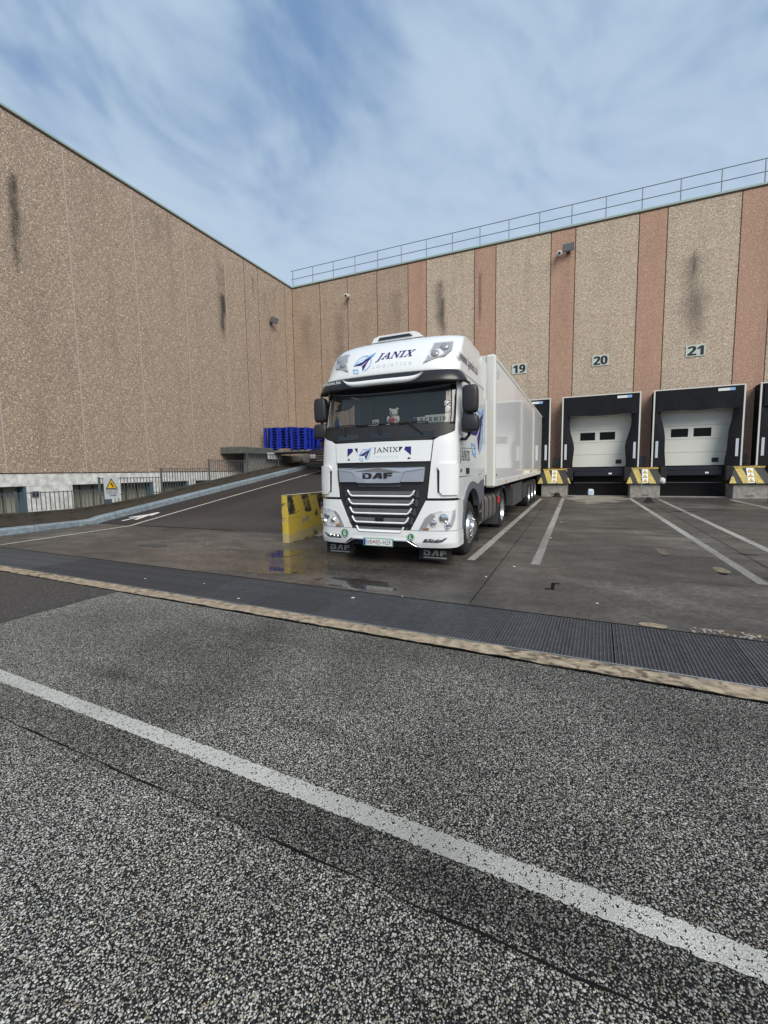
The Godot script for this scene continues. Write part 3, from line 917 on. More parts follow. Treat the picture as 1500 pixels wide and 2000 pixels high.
func left_building() -> void:
	var w := thing("warehouse", "tall brown pebble-faced warehouse wall with a white base beside the ramp", "building")
	# panels run from the corner towards and past the camera
	var edges := [-23.75, -22.95, -20.5, -19.4, -17.98, -15.45, -12.95, -10.4, -7.9, -5.4, -2.9, -0.4]
	var st := {4: [[.30, 10.7, 8.0, .13, .95], [.52, 11.5, 9.8, .05, .55], [.1, 12.3, 8.0, .5, .3]], 7: [[1.65, 11.3, 8.2, .13, .85], [1.72, 8.9, 7.9, .10, .5]], 5: [[1.3, 12.7, 11.0, .5, .22]], 2: [[.4, 12.9, 10.9, .04, .5]], 1: [[.9, 12.6, 11.2, .05, .4], [1.9, 12.0, 10.4, .04, .35]]}
	for i in edges.size() - 1:
		var a: float = edges[i]; var z: float = edges[i + 1]
		wall_panel(w, Vector3(LEFT, 1.7, a), Vector3.BACK, Vector3.RIGHT, z - a, 1.7, TOP, M.pebble_brown, st.get(i, []), i * 3.7)
		if i > 0:
			var jb := MB.new()
			jb.box(Vector3(LEFT - 0.012, (1.7 + TOP) / 2, a), Vector3(0.012, TOP - 1.7 - .01, 0.05))
			part("joint", jb, M.pale_joint if i > 3 else M.joint_brown, w)
	var back := MB.new()
	back.span(Vector3(LEFT - 8.0, 1.65, -24.2), Vector3(LEFT - 0.22, TOP - .05, 3.0))
	part("core", back, M.dark_concrete, w)
	var cap := MB.new()
	cap.span(Vector3(LEFT - 0.5, TOP, -23.9), Vector3(LEFT + 0.05, TOP + 0.09, 2.9), 0.012)
	part("coping", cap, M.green_cap, w)
	var drip := MB.new()
	drip.span(Vector3(LEFT - 0.3, TOP - 0.05, -23.78), Vector3(LEFT + 0.02, TOP - 0.002, 2.8), 0.0)
	part("drip_edge", drip, M.joint, w)
	# white base with deep openings down into the light well
	var base := MB.new()
	var openings := [[-8.42, -6.9], [-11.3, -9.86], [-13.15, -11.67], [-15.0, -13.5], [-16.9, -15.45]]
	var x0 := LEFT - 0.5; var x1 := LEFT - 0.03
	var head := 1.255
	base.color(Color.WHITE)
	base.span(Vector3(x0, head, -23.7), Vector3(x1, 1.67, 3.0), 0.01)
	var at := 3.0
	for e in openings:
		base.span(Vector3(x0, -1.2, e[1]), Vector3(x1, head - .001, at)); at = e[0]
	base.span(Vector3(x0, -1.2, -23.7), Vector3(x1, head - .001, at))
	part("base_wall", base, M.white_render, w)
	for e in openings:
		var win := MB.new()
		win.span(Vector3(x0 - .02, -1.2, e[0] - .1), Vector3(x0 + .05, head + .05, e[1] + .1))
		var pane := part("window", win, M.basement_glass, w)
		var fr := MB.new()
		for k in [0.33, 0.66]:
			fr.span(Vector3(x0 + .05, -1.2, lerpf(e[0], e[1], k) - .02), Vector3(x0 + .09, head - .01, lerpf(e[0], e[1], k) + .02))
		fr.span(Vector3(x0 + .05, 0.35, e[0] + .01), Vector3(x0 + .088, 0.40, e[1] - .01))
		part("frame", fr, M.basement_frame, pane)
		var j := MB.new()
		j.span(Vector3(x0 + .06, -1.2, e[0] + .004), Vector3(x1 - .02, head - .02, e[0] + .07), .005)
		part("jamb", j, M.blue_jamb, w)
	var grille := MB.new()
	grille.span(Vector3(x1 - .02, .88, -8.76), Vector3(x1 + .03, 1.09, -8.54), .01)
	var vent := part("vent_grille", grille, M.galvanised, w)
	for k in 3:
		var s := MB.new()
		s.span(Vector3(x1 + .025, .91, -8.735 + k * .06), Vector3(x1 + .036, 1.06, -8.69 + k * .06))
		part("slot", s, M.pit_black, vent)
	# the light well's floor
	var well := MB.new()
	well.quad_dir(Vector3(LEFT - .5, -1.15, 3), Vector3(-15.2, -1.15, 3), Vector3(-15.2, -1.15, -23.7), Vector3(LEFT - .5, -1.15, -23.7), Vector3.UP)
	structure("light_well", well, M.concrete)
	floodlight("grey floodlight jutting from the brown warehouse wall near the corner", Vector3(LEFT, 10.25, -21.5), Vector3.RIGHT)

func floodlight(label: String, at: Vector3, out: Vector3) -> void:
	var side := Vector3.UP.cross(out).normalized()
	var t := thing("floodlight", label, "floodlight", at)
	t.basis = Basis(side, Vector3.UP, out)
	var arm := MB.new()
	arm.box(Vector3(0, .02, .02), Vector3(.16, .2, .04), .008)
	arm.tube(PackedVector3Array([Vector3(0, 0, .03), Vector3(0, .0, .16), Vector3(0, .08, .22)]), .022)
	part("bracket", arm, M.dark_grey, t)
	var tilt := Basis(Vector3.RIGHT, 0.62)
	var h := MB.new()
	h.box(Vector3(0, .12, .30), Vector3(.50, .34, .13), .02, tilt)
	var hd := part("housing", h, M.grey_metal, t)
	var fins := MB.new()
	for k in 7: fins.box(Vector3(-.21 + k * .07, .12, .30) + tilt * Vector3(0, 0, -.09), Vector3(.012, .30, .06), 0.0, tilt)
	part("cooling_fins", fins, M.dark_grey, hd)
	var g := MB.new()
	g.box(Vector3(0, .12, .30) + tilt * Vector3(0, 0, .067), Vector3(.43, .27, .008), .002, tilt)
	part("glass", g, M.lens_grey, hd)

func camera_dome(label: String, at: Vector3) -> void:
	var t := thing("security_camera", label, "camera", at)
	var b := MB.new()
	b.lathe([Vector2(0, .0), Vector2(.085, .0), Vector2(.085, .05), Vector2(.05, .09), Vector2(0, .09)], Vector3.ZERO, Vector3.BACK, 14)
	part("mount", b, M.cap_white, t)
	b = MB.new()
	b.lathe([Vector2(0, 0), Vector2(.10, .0), Vector2(.11, .05), Vector2(.11, .34), Vector2(.085, .36), Vector2(0, .36)], Vector3(0, -.02, .09), Vector3(.1, -.25, 1), 16)
	part("housing", b, M.cap_white, t)
	b = MB.new()
	b.lathe([Vector2(0, .0), Vector2(.06, .0), Vector2(.06, .02), Vector2(0, .03)], Vector3(0, -.02, .09) + Vector3(.1, -.25, 1).normalized() * .358, Vector3(.1, -.25, 1), 14)
	part("lens", b, M.gloss_black, t)

func dock_building() -> void:
	var w := thing("dock_building", "long warehouse wall of pale pebble panels and brown strips with loading docks", "building")
	# [x0, x1, brown strip?]
	var runs := [[-16.6, -14.58, 0], [-14.58, -12.69, 0], [-12.69, -10.77, 0], [-10.77, -8.87, 0], [-8.87, -7.80, 1]]
	var x := -7.80
	for k in 8:
		runs.append([x, x + 2.63, 0]); runs.append([x + 2.63, x + 3.72, 1]); x += 3.72
	var st := {0: [[1.0, 11.4, 8.0, .5, .25]], 1: [[1.3, 11.2, 7.0, .45, .38]], 2: [[1.0, 11.0, 8.5, .4, .15]], 3: [[1.2, 11.8, 9.0, .3, .28]], 5: [[.75, 11.9, 8.6, .30, .55], [.95, 11.0, 8.0, .12, .5]], 6: [[.3, 12.0, 8.4, .06, .6]], 9: [[1.1, 11.5, 9.0, .2, .15]], 11: [[1.0, 10.9, 6.9, .50, .38], [1.1, 11.1, 9.6, .12, .38], [1.35, 9.4, 6.6, .40, .28]]}
	# bays: openings for the docks, as wide as the doors
	var docks := [-2.91, 0.89, 4.66, 8.42, 12.19]
	for i in runs.size():
		var r: Array = runs[i]
		var m: Material = M.render_brown if r[2] == 1 else (M.pebble_mid if i < 4 else M.pebble_beige)
		var y0 := -0.3 if (r[2] == 1 or i < 6) else 4.9
		wall_panel(w, Vector3(r[0], y0, BACK), Vector3.RIGHT, Vector3.BACK, r[1] - r[0], y0, TOP, m, st.get(i, []), 100.0 + i * 2.3)
		var jb := MB.new()
		jb.box(Vector3(r[0], (y0 + TOP) / 2, BACK - .014), Vector3(.05, TOP - y0 - .02, .012))
		part("joint", jb, M.joint, w)
	var core := MB.new()
	core.span(Vector3(-17.0, 4.95, BACK - 6.0), Vector3(30, TOP - .05, BACK - .22))
	part("core", core, M.dark_concrete, w)
	core = MB.new()
	core.span(Vector3(-17.0, -.3, BACK - 1.2), Vector3(30, 4.90, BACK - .6))
	part("core", core, M.dark_concrete, w)
	var cap := MB.new()
	cap.span(Vector3(-16.5, TOP, BACK - .5), Vector3(30, TOP + .10, BACK + .05), .012)
	part("coping", cap, M.green_cap, w)
	var drip := MB.new()
	drip.span(Vector3(-16.55, TOP - .05, BACK - .3), Vector3(29.8, TOP - .002, BACK + .02))
	part("drip_edge", drip, M.joint, w)
	# railing along the roof edge
	var rail := thing("roof_railing", "thin grey two-rail railing along the roof edge of the dock building", "railing", Vector3(0, TOP + .10, BACK - .12))
	for k in 24:
		var px := -16.58 + k * 1.457
		var p := MB.new()
		p.tube(PackedVector3Array([Vector3(px, 0, 0), Vector3(px, 1.0, 0)]), .022, 8)
		p.box(Vector3(px, .006, 0), Vector3(.1, .012, .08))
		part("post", p, M.rail_grey, rail)
	for y in [.48, .98]:
		var p := MB.new()
		p.tube(PackedVector3Array([Vector3(-16.7, y, 0), Vector3(17.0, y, 0)]), .02, 8)
		part("rail", p, M.rail_grey, rail)
	# number plates, lamp, cameras
	for e in [["19", -2.86, "on the wall above the white trailer"], ["20", 0.86, "above the dock with the plastic can"], ["21", 4.62, "on the wall panel with the broad dark stain"]]:
		var t := thing("number_plate", "pale number plate %s %s" % [e[0], e[2]], "sign", Vector3(e[1], 6.68, BACK))
		var b := MB.new()
		b.box(Vector3(0, 0, .022), Vector3(.72, .50, .02), .004)
		part("plate", b, M.number_face, t)
		for k in 3:
			part("number", lay(word(e[0], false, true), Rect2(-.29 + (k - 1) * .014, -.20, .58, .40), plane(Vector3(0, 0, .036 + k * .002)), Vector3.BACK), M.letter_black, t)
	floodlight("grey floodlight on a brown strip of the dock building below the roof railing", Vector3(-.66, 11.88, BACK), Vector3.BACK)
	camera_dome("white bullet camera beside the floodlight on the brown strip", Vector3(-1.08, 11.86, BACK))
	camera_dome("small white camera alone on the pebble wall near the corner", Vector3(-12.6, 11.86, BACK))
	# meter cabinets between the docks
	for e in [[-1.0, "right beside the trailer's dock"], [2.73, "above the guard with the thin pole"], [6.5, "past the dock below plate 21"]]:
		var b := MB.new()
		b.box(Vector3(e[0], 1.90, BACK + .035), Vector3(.30, .42, .07), .01)
		var o := part("control_box", b, M.grey_metal)
		tag(o, "small grey control box on the brown strip %s" % e[1], "box", "control boxes between the docks")
	for i in docks.size():
		dock(docks[i], 19 + i)
	for i in 4:
		dock_foot(docks[i] + 1.88, 19 + i)

func dock(cx: float, no: int) -> void:
	var near: String = ["the dock that holds the white trailer", "the dock with the plastic can", "the dock below plate 21", "the half-seen dock past plate 21", "the far dock out along the wall"][no - 19]
	# padded shelter round the opening
	var t := thing("dock_shelter", "black fabric dock shelter with white edging round %s" % near, "dock shelter", Vector3(cx, 0, -23.0), "dock shelters")
	var hw := 1.62; var yb := 1.60; var yt := 4.96
	for s in [-1, 1]:
		var b := MB.new()
		b.span(Vector3(s * hw, yb, -.72), Vector3(s * (hw - .06), yt, -.02), .01)
		part("side_wall", b, M.rubber_sheet, t)
	var b := MB.new()
	b.span(Vector3(-hw + .06, yt - .06, -.72), Vector3(hw - .06, yt, -.02), .01)
	part("roof", b, M.rubber_sheet, t)
	b = MB.new()
	for s in [-1, 1]: b.span(Vector3(s * (hw + .025), yb, -.03), Vector3(s * (hw - .035), yt + .02, .015), .006)
	b.span(Vector3(-hw + .036, yt - .03, -.03), Vector3(hw - .036, yt + .02, .015), .006)
	part("edging", b, M.cap_white, t)
	# side curtains: their free edges belly inward
	for s in [-1, 1]:
		b = MB.new()
		var rows := []
		for j in 15:
			var y := lerpf(yb, yt - .03, j / 14.0)
			var f := (y - yb) / (3.95 - yb)
			var inner := 1.10 + (.20 * smoothstep(.35, 1.0, f)) + .03 * sin(f * 9.0 + cx)
			var row := PackedVector3Array()
			for k in 7:
				var q := k / 6.0
				row.append(Vector3(s * lerpf(hw - .035, inner, q), y, .004 - .10 * q * q - .03 * sin(f * 7.0 + cx * 3.0) * q))
			rows.append(row)
		b.grid(rows, Vector3(s * 1.3, 3.0, -4.0))
		var c := part("side_curtain", b, M.rubber_sheet, t)
		b = MB.new()
		b.box(Vector3(s * 1.45, 2.37, .006), Vector3(.10, .74, .012), .002)
		part("reflector", b, M.pale_strip, c)
	b = MB.new()
	var rows := []
	for j in 9:
		var y := lerpf(yt - .03, 4.02, j / 8.0)
		var row := PackedVector3Array()
		for k in 17:
			var q := lerpf(-1.0, 1.0, k / 16.0)
			row.append(Vector3(q * 1.50, y - .02 * cos(q * 5.0) * j / 8.0, .03 - .02 * j / 8.0 + .03 * sin(q * 8.0 + cx) * pow(j / 8.0, 2.0)))
		rows.append(row)
	b.grid(rows, Vector3(0, 4.4, -4.0))
	var hd := part("head_curtain", b, M.rubber_sheet, t)
	b = MB.new()
	b.box(Vector3(.98, 4.80, .035), Vector3(.58, .11, .01), .002)
	part("maker_label", b, M.white_print, hd)
	b = MB.new()
	b.box(Vector3(1.18, 4.80, .041), Vector3(.17, .10, .004))
	part("label_end", b, M.sky_blue, hd)
	# sectional door
	var d := thing("dock_door", "white sectional door closing %s" % near, "door", Vector3(cx, 1.64, -23.72), "dock doors")
	var ys := [0.0, .59, 1.18, 1.78, 2.4, 3.0]
	for k in 5:
		b = MB.new()
		b.color(Color.WHITE)
		if k == 2:
			# the section with the panes: rails and stiles round them
			b.span(Vector3(-1.42, ys[k], -.04), Vector3(1.42, ys[k] + .10, 0), .003)
			b.span(Vector3(-1.42, ys[k + 1] - .125, -.04), Vector3(1.42, ys[k + 1] - .008, 0), .003)
			for e in [[-1.42, -.82], [-.16, .04], [.70, 1.42]]:
				b.span(Vector3(e[0], ys[k] + .10, -.04), Vector3(e[1], ys[k + 1] - .125, 0))
		else:
			b.span(Vector3(-1.42, ys[k], -.04), Vector3(1.42, ys[k + 1] - .008, 0), .006)
		var sec := part("section", b, M.door_panel, d)
		if k == 2:
			for e in [[-.82, -.16], [.04, .70]]:
				b = MB.new()
				b.span(Vector3(e[0], ys[k] + .10, -.035), Vector3(e[1], ys[k + 1] - .125, -.02))
				part("pane", b, M.pane_black, sec)
	b = MB.new()
	b.span(Vector3(.76, .14, 0), Vector3(1.00, .33, .03), .008)
	part("handle_plate", b, M.black_plastic, d)
	# lifting ramp and the black pit below it
	var lv := thing("dock_leveller", "dark blue dock leveller over the pit of %s" % near, "dock leveller", Vector3(cx, 0.2, -23.3), "dock levellers")
	b = MB.new()
	b.span(Vector3(-1.12, 1.22, -.42), Vector3(1.12, 1.40, 0), .01)
	part("deck", b, M.leveller_blue, lv)
	b = MB.new()
	b.span(Vector3(-1.05, 1.00, -.02), Vector3(1.05, 1.215, .03), .01)
	part("lip", b, M.leveller_blue, lv)
	b = MB.new()
	b.span(Vector3(-1.05, .66, -.03), Vector3(1.05, .70, .02), .006)
	part("stop_bar", b, M.dark_grey, lv)
	b = MB.new()
	b.span(Vector3(-1.3, -.05, -.48), Vector3(1.3, 1.2, -.44))
	part("pit_wall", b, M.pit_black, lv)
	b = MB.new()
	b.span(Vector3(.45, 1.08, .03), Vector3(.58, 1.15, .036))
	part("sticker", b, M.white_print, lv)
	# kerb across the foot of the pit
	b = MB.new()
	b.color(Color(.8, .8, .8))
	b.span(Vector3(cx - 1.45, .15, -23.1), Vector3(cx + 1.45, .285, -22.95), .012)
	structure("pit_kerb", b, M.concrete)

func triangle_sign(b: MB, c: Vector2, s: float, onto: Callable, dir: Vector3) -> void:
	var t := lay(poly_tris([c + Vector2(-s, -s * .8), c + Vector2(s, -s * .8), c + Vector2(0, s * .95)]), Rect2(0, 0, 1, 1), onto, dir)
	b.st.append_from(t.mesh(), 0, Transform3D())

func dock_foot(cx: float, no: int) -> void:
	# concrete block with a sloping striped steel guard between two docks
	var last := no == 22
	var where: String = ["beside the trailer", "with a thin pole before it", "below a control box past plate 21", "beyond the half-seen dock"][no - 19]
	var t := thing("dock_guard", "yellow and black sloping steel guard on concrete block " + where, "dock guard", Vector3(cx, .2, -22.6), "dock guards")
	var b := MB.new()
	b.color(Color(1, 1, 1))
	b.span(Vector3(-.58, 0, -.9), Vector3(.58, .64, 0), .02)
	var blk := part("block", b, M.concrete, t)
	b = MB.new()
	b.span(Vector3(-.14, .13, -.01), Vector3(.14, .16, .004))
	part("slot", b, M.pit_black, blk)
	# sloping face: lower edge out at z .08, upper edge back at -.36
	var face := func(x: float, v: float) -> Vector3: return Vector3(x, lerpf(.665, 1.31, v), lerpf(.10, -.30, v))
	var half := func(v: float) -> float: return lerpf(.74, .50, v)
	b = MB.new()
	var q := [face.call(-.74, 0.0), face.call(.74, 0.0), face.call(.50, 1.0), face.call(-.50, 1.0)]
	var inn := Vector3(0, .8, -.6)
	b.quad_out(q[0], q[1], q[2], q[3], inn)
	for k in [[q[0], q[3]], [q[1], q[2]]]:
		b.quad_out(k[0], k[1], Vector3(k[1].x, k[1].y, -.5), Vector3(k[0].x, k[0].y, -.5), inn)
	b.span(Vector3(-.74, .64, -.5), Vector3(.74, .664, .10), .006)
	part("guard_plate", b, M.black_paint, t)
	b = MB.new()
	b.color(Color(1, .96, .9))
	b.span(Vector3(-.53, 1.30, -.42), Vector3(.53, 1.37, -.27), .008)
	part("top_bar", b, M.yellow_paint, t)
	for e in [[-.74, -.50, -.74, -.66], [-.28, -.02, -.50, -.26], [.16, .42, -.10, .14], [.68, .74, .42, .50]]:
		b = MB.new()
		var lift := Vector3(0, .006, .006)
		var v0 := .0; var v1 := 1.0
		if e[0] == -.74: v1 = .42
		if e[0] == .68: v1 = .40
		var p := [face.call(e[0], v0), face.call(e[1], v0), face.call(minf(lerpf(e[1], e[3], v1), half.call(v1)), v1), face.call(maxf(lerpf(e[0], e[2], v1), -half.call(v1)), v1)]
		var n := 6
		for i in n:
			for j in n:
				var g := []
				for k in [[i, j], [i + 1, j], [i + 1, j + 1], [i, j + 1]]:
					var lo: Vector3 = p[0].lerp(p[1], k[0] / float(n)); var hi: Vector3 = p[3].lerp(p[2], k[0] / float(n))
					g.append(lo.lerp(hi, k[1] / float(n)) + lift)
				var wear := fine_noise.get_noise_2d(g[0].x * 40.0 + cx * 9.0, g[0].y * 40.0)
				b.color(Color(1, 1, 1) if wear < .12 else Color(1.05, 1.25, 6.0))
				b.quad_dir(g[0], g[1], g[2], g[3], Vector3(0, .4, 1))
		part("stripe", b, M.yellow_paint, t)
	# sticker with three warning triangles
	var onto := func(x: float, y: float) -> Vector3: return face.call(x, y) + Vector3(0, .012, .012)
	part("warning_sticker", lay(poly_tris([Vector2(-.11, .02), Vector2(.11, .02), Vector2(.11, .96), Vector2(-.11, .96)]), Rect2(0, 0, 1, 1), onto, Vector3.BACK), M.white_print, t)
	for k in 3:
		var c := Vector2(0, .19 + k * .30)
		for e in [[.092, .0, M.letter_black, .016], [.066, -.008, M.yellow_sign, .019], [.022, -.03, M.letter_black, .022]]:
			var onto2 := func(x: float, y: float) -> Vector3: return face.call(x, y) + Vector3(0, e[3], e[3])
			part("warning_mark", lay(poly_tris([c + Vector2(-e[0], -e[0] * 1.25 + e[1]), c + Vector2(e[0], -e[0] * 1.25 + e[1]), c + Vector2(0, e[0] * 1.35 + e[1])]), Rect2(0, 0, 1, 1), onto2, Vector3.BACK), e[2], t)
	# rubber buffers hanging either side
	for s in [-1, 1]:
		b = MB.new()
		b.box(Vector3(s * .70, 1.08, -.24), Vector3(.26, .62, .22), .03)
		part("buffer", b, M.rubber, t)

# ---------------------------------------------------------------- lorry
# The cab's skin: a runs round the nose from the middle (0) past the corner (A1 .. A2) and back along the side; y is height.
const A1 := 0.98
const A2 := 1.42
const CAB := Vector3(-3.01, 0.03, -6.6)
var prof := [[.25, -.06], [.40, .0], [.70, .0], [1.1, -.02], [1.7, -.04], [2.05, -.08], [2.15, -.10], [2.97, -.30], [3.10, -.26], [3.16, -.20], [3.3, -.25], [3.45, -.33], [3.6, -.44], [3.70, -.54], [3.79, -.66], [3.86, -.80], [3.91, -1.0]]
func nose(y: float) -> float:
	if y <= prof[0][0]: return prof[0][1]
	for i in prof.size() - 1:
		if y <= prof[i + 1][0]:
			return lerpf(prof[i][1], prof[i + 1][1], (y - prof[i][0]) / (prof[i + 1][0] - prof[i][0]))
	return prof[-1][1]
func half_width(y: float) -> float:
	if y < 3.05: return 1.25
	return 1.25 - .035 * smoothstep(3.05, 3.5, y) - .07 * pow(clampf((y - 3.4) / .5, 0, 1), 3.0)
func skin0(a: float, y: float) -> Vector3:
	var s := signf(a) if a != 0.0 else 1.0
	var u := absf(a)
	var w := half_width(y)
	var z := nose(y)
	var a1: float = A1 - (1.25 - w)
	var k := smoothstep(3.10, 3.30, y) * 0.32        # the roof cap falls back faster towards its corners
	if u <= A1:
		var x := u * a1 / A1
		return Vector3(s * x, y, z - .09 * x * x - k * pow(maxf(0.0, x - .60), 2.0))
	var z1: float = z - .09 * a1 * a1 - k * pow(maxf(0.0, a1 - .60), 2.0)
	var fall: float = (w - a1) * (.18 * a1 + 2.0 * k * maxf(0.0, a1 - .60))
	var p0 := Vector2(a1, z1); var p1 := Vector2(w, z1 - fall - .01); var p2 := Vector2(w, z1 - maxf(.23, fall + .12))
	if u <= A2:
		var t := (u - A1) / (A2 - A1)
		var p := p0.lerp(p1, t).lerp(p1.lerp(p2, t), t)
		return Vector3(s * p.x, y, p.y)
	return Vector3(s * w, y, p2.y - (u - A2))
func skin(a: float, y: float, off := 0.0) -> Vector3:
	var p := skin0(a, y)
	if off == 0.0: return p
	var e := 0.004
	var n := (skin0(a + e, y) - skin0(a - e, y)).cross(skin0(a, y + e) - skin0(a, y - e)).normalized()
	return p + n * off
# a as needed to reach depth z on the side, at height y
func along(z: float, y: float) -> float:
	return A2 + (skin0(A2, y).z - z)

# sheet over the skin between rows [y, a0, a1], with a rim turned in
func sheet(rows: Array, off: float, thick: float, n := 12, sub := 3) -> MB:
	var b := MB.new()
	var front := []
	for r in rows.size() - 1:
		for k in sub:
			if r > 0 and k == 0 and false: continue
			var t := k / float(sub)
			front.append([lerpf(rows[r][0], rows[r + 1][0], t), lerpf(rows[r][1], rows[r + 1][1], t), lerpf(rows[r][2], rows[r + 1][2], t)])
	front.append(rows[-1])
	var pts := []
	var back := []
	for f in front:
		var row := PackedVector3Array(); var brow := PackedVector3Array()
		for i in n + 1:
			var a: float = lerpf(f[1], f[2], i / float(n))
			row.append(skin(a, f[0], off)); brow.append(skin(a, f[0], off - thick))
		pts.append(row); back.append(brow)
	var inside := Vector3(0, (float(rows[0][0]) + float(rows[-1][0])) * .5, -1.6)
	b.grid(pts, inside)
	if thick > 0.0:
		var m := pts.size() - 1
		for i in n:
			b.quad_dir(pts[0][i], pts[0][i + 1], back[0][i + 1], back[0][i], Vector3.UP * signf(float(rows[0][0]) - float(rows[-1][0])))
			b.quad_dir(pts[m][i], pts[m][i + 1], back[m][i + 1], back[m][i], Vector3.UP * signf(float(rows[-1][0]) - float(rows[0][0])))
		for j in m:
			b.quad_dir(pts[j][0], pts[j + 1][0], back[j + 1][0], back[j][0], pts[j][0] - pts[j][1])
			b.quad_dir(pts[j][n], pts[j + 1][n], back[j + 1][n], back[j][n], pts[j][n] - pts[j][n - 1])
	return b
func mirror_rows(rows: Array) -> Array:
	var out := []
	for r in rows: out.append([r[0], -r[2], -r[1]])
	return out
# the same between columns [a, y0, y1]
func sheet_cols(cols: Array, off: float, thick: float, n := 8) -> MB:
	var b := MB.new()
	var pts := []; var back := []
	for c in cols:
		var row := PackedVector3Array(); var brow := PackedVector3Array()
		for i in n + 1:
			var y: float = lerpf(c[1], c[2], i / float(n))
			row.append(skin(c[0], y, off)); brow.append(skin(c[0], y, off - thick))
		pts.append(row); back.append(brow)
	b.grid(pts, Vector3(0, (float(cols[0][1]) + float(cols[0][2])) * .5, -1.6))
	if thick > 0.0:
		for j in pts.size() - 1:
			b.quad_dir(pts[j][0], pts[j + 1][0], back[j + 1][0], back[j][0], Vector3.DOWN)
			b.quad_dir(pts[j][n], pts[j + 1][n], back[j + 1][n], back[j][n], Vector3.UP)
		for i in n:
			b.quad_dir(pts[0][i], pts[0][i + 1], back[0][i + 1], back[0][i], pts[0][i] - pts[1][i])
			b.quad_dir(pts[-1][i], pts[-1][i + 1], back[-1][i + 1], back[-1][i], pts[-1][i] - pts[-2][i])
	return b

# polygon of (a, y) laid on the skin
func patch(poly: Array, off: float, thick := 0.0) -> MB:
	var b := MB.new()
	var pp := PackedVector2Array(poly)
	var c := Vector3(0, pp[0].y, -2.0)
	for i in range(0, 1):
		var idx := Geometry2D.triangulate_polygon(pp)
		for k in range(0, idx.size(), 3):
			b.tri_out(skin(pp[idx[k]].x, pp[idx[k]].y, off), skin(pp[idx[k + 1]].x, pp[idx[k + 1]].y, off), skin(pp[idx[k + 2]].x, pp[idx[k + 2]].y, off), c)
	if thick > 0.0:
		var mid := Vector2.ZERO
		for p in pp: mid += p / pp.size()
		for k in pp.size():
			var p := pp[k]; var q := pp[(k + 1) % pp.size()]
			b.quad_out(skin(p.x, p.y, off), skin(q.x, q.y, off), skin(q.x, q.y, off - thick), skin(p.x, p.y, off - thick), skin(mid.x, mid.y, off - thick))
	return b

# the paper-plane emblem in a unit square, in three colours
func emblem(parent: Node, rect: Rect2, onto: Callable, dir: Vector3) -> void:
	var dark := poly_tris([Vector2(.0, .36), Vector2(.94, .86), Vector2(.60, .04), Vector2(.50, .32), Vector2(.80, .62), Vector2(.44, .36)])
	part("emblem_plane", lay(dark, rect, onto, dir), M.navy, parent)
	var ring := disc_tris(Vector2(.52, .44), .40, .445, deg_to_rad(-60), deg_to_rad(35))
	ring.append_array(disc_tris(Vector2(.52, .44), .40, .445, deg_to_rad(62), deg_to_rad(168)))
	ring.append_array(poly_tris([Vector2(.80, .80), Vector2(1.06, 1.02), Vector2(.98, .74)]))
	ring.append_array(poly_tris([Vector2(.03, .42), Vector2(.90, .90), Vector2(.95, .96), Vector2(.02, .48)]))
	ring.append_array(poly_tris([Vector2(.66, .03), Vector2(.96, .78), Vector2(1.0, .82), Vector2(.69, -.0)]))
	part("emblem_ring", lay(ring, rect, onto, dir), M.sky_blue, parent)
	var leaf := PackedVector2Array()
	var o := [Vector2(.02, .20), Vector2(.34, .17), Vector2(.40, -.08), Vector2(.14, -.02)]
	var inn := [Vector2(.09, .155), Vector2(.285, .14), Vector2(.33, -.02), Vector2(.18, .02)]
	for k in 4:
		var j := (k + 1) % 4
		leaf.append_array([o[k], o[j], inn[j], o[k], inn[j], inn[k]])
	part("emblem_leaf", lay(leaf, rect, onto, dir), M.sky_blue, parent)

func wheel(parent: Node3D, at: Vector3, out: float, wide: float, r := .505, deep := false) -> void:
	var ax := Vector3(out, 0, 0)
	var b := MB.new()
	var h := wide
	b.lathe([Vector2(.29, -h), Vector2(r - .06, -h), Vector2(r - .015, -h + .03), Vector2(r, -h + .07), Vector2(r, -.07), Vector2(r - .015, -.03), Vector2(r - .06, .0), Vector2(r - .13, .012), Vector2(.30, .0), Vector2(.29, -h)], at, ax, 40)
	var grooves := MB.new()
	var ty := part("wheel", b, M.rubber, parent)
	b = MB.new()
	if deep:
		b.lathe([Vector2(.29, -.02), Vector2(.30, .004), Vector2(.28, .0), Vector2(.265, -.05), Vector2(.245, -.13), Vector2(.13, -.15), Vector2(.12, -.05), Vector2(0, -.04)], at, ax, 32)
	else:
		b.lathe([Vector2(.295, -.03), Vector2(.300, .004), Vector2(.285, .004), Vector2(.27, -.04), Vector2(.24, .035), Vector2(.20, .06), Vector2(.14, .065), Vector2(.13, .10), Vector2(.10, .115), Vector2(0, .12)], at, ax, 32)
	part("rim", b, M.alloy, ty)
	b = MB.new()
	for k in 10:
		var d := Vector3(0, cos(TAU * k / 10), sin(TAU * k / 10))
		var z0 := -.14 if deep else .055
		b.lathe([Vector2(0, .03), Vector2(.016, .03), Vector2(.018, .0)], at + d * .17 + ax * z0, ax, 8)
	part("wheel_nuts", b, M.chrome, ty)
	b = MB.new()
	for k in 10:
		var d := Vector3(0, cos(TAU * (k + .5) / 10), sin(TAU * (k + .5) / 10))
		var z0 := -.095 if deep else .022
		b.lathe([Vector2(0, .004), Vector2(.026, .004), Vector2(.026, .0)], at + d * .225 + ax * z0, (ax + d * (-.3 if deep else .9)).normalized(), 10)
	part("hand_hole", b, M.pit_black, ty)

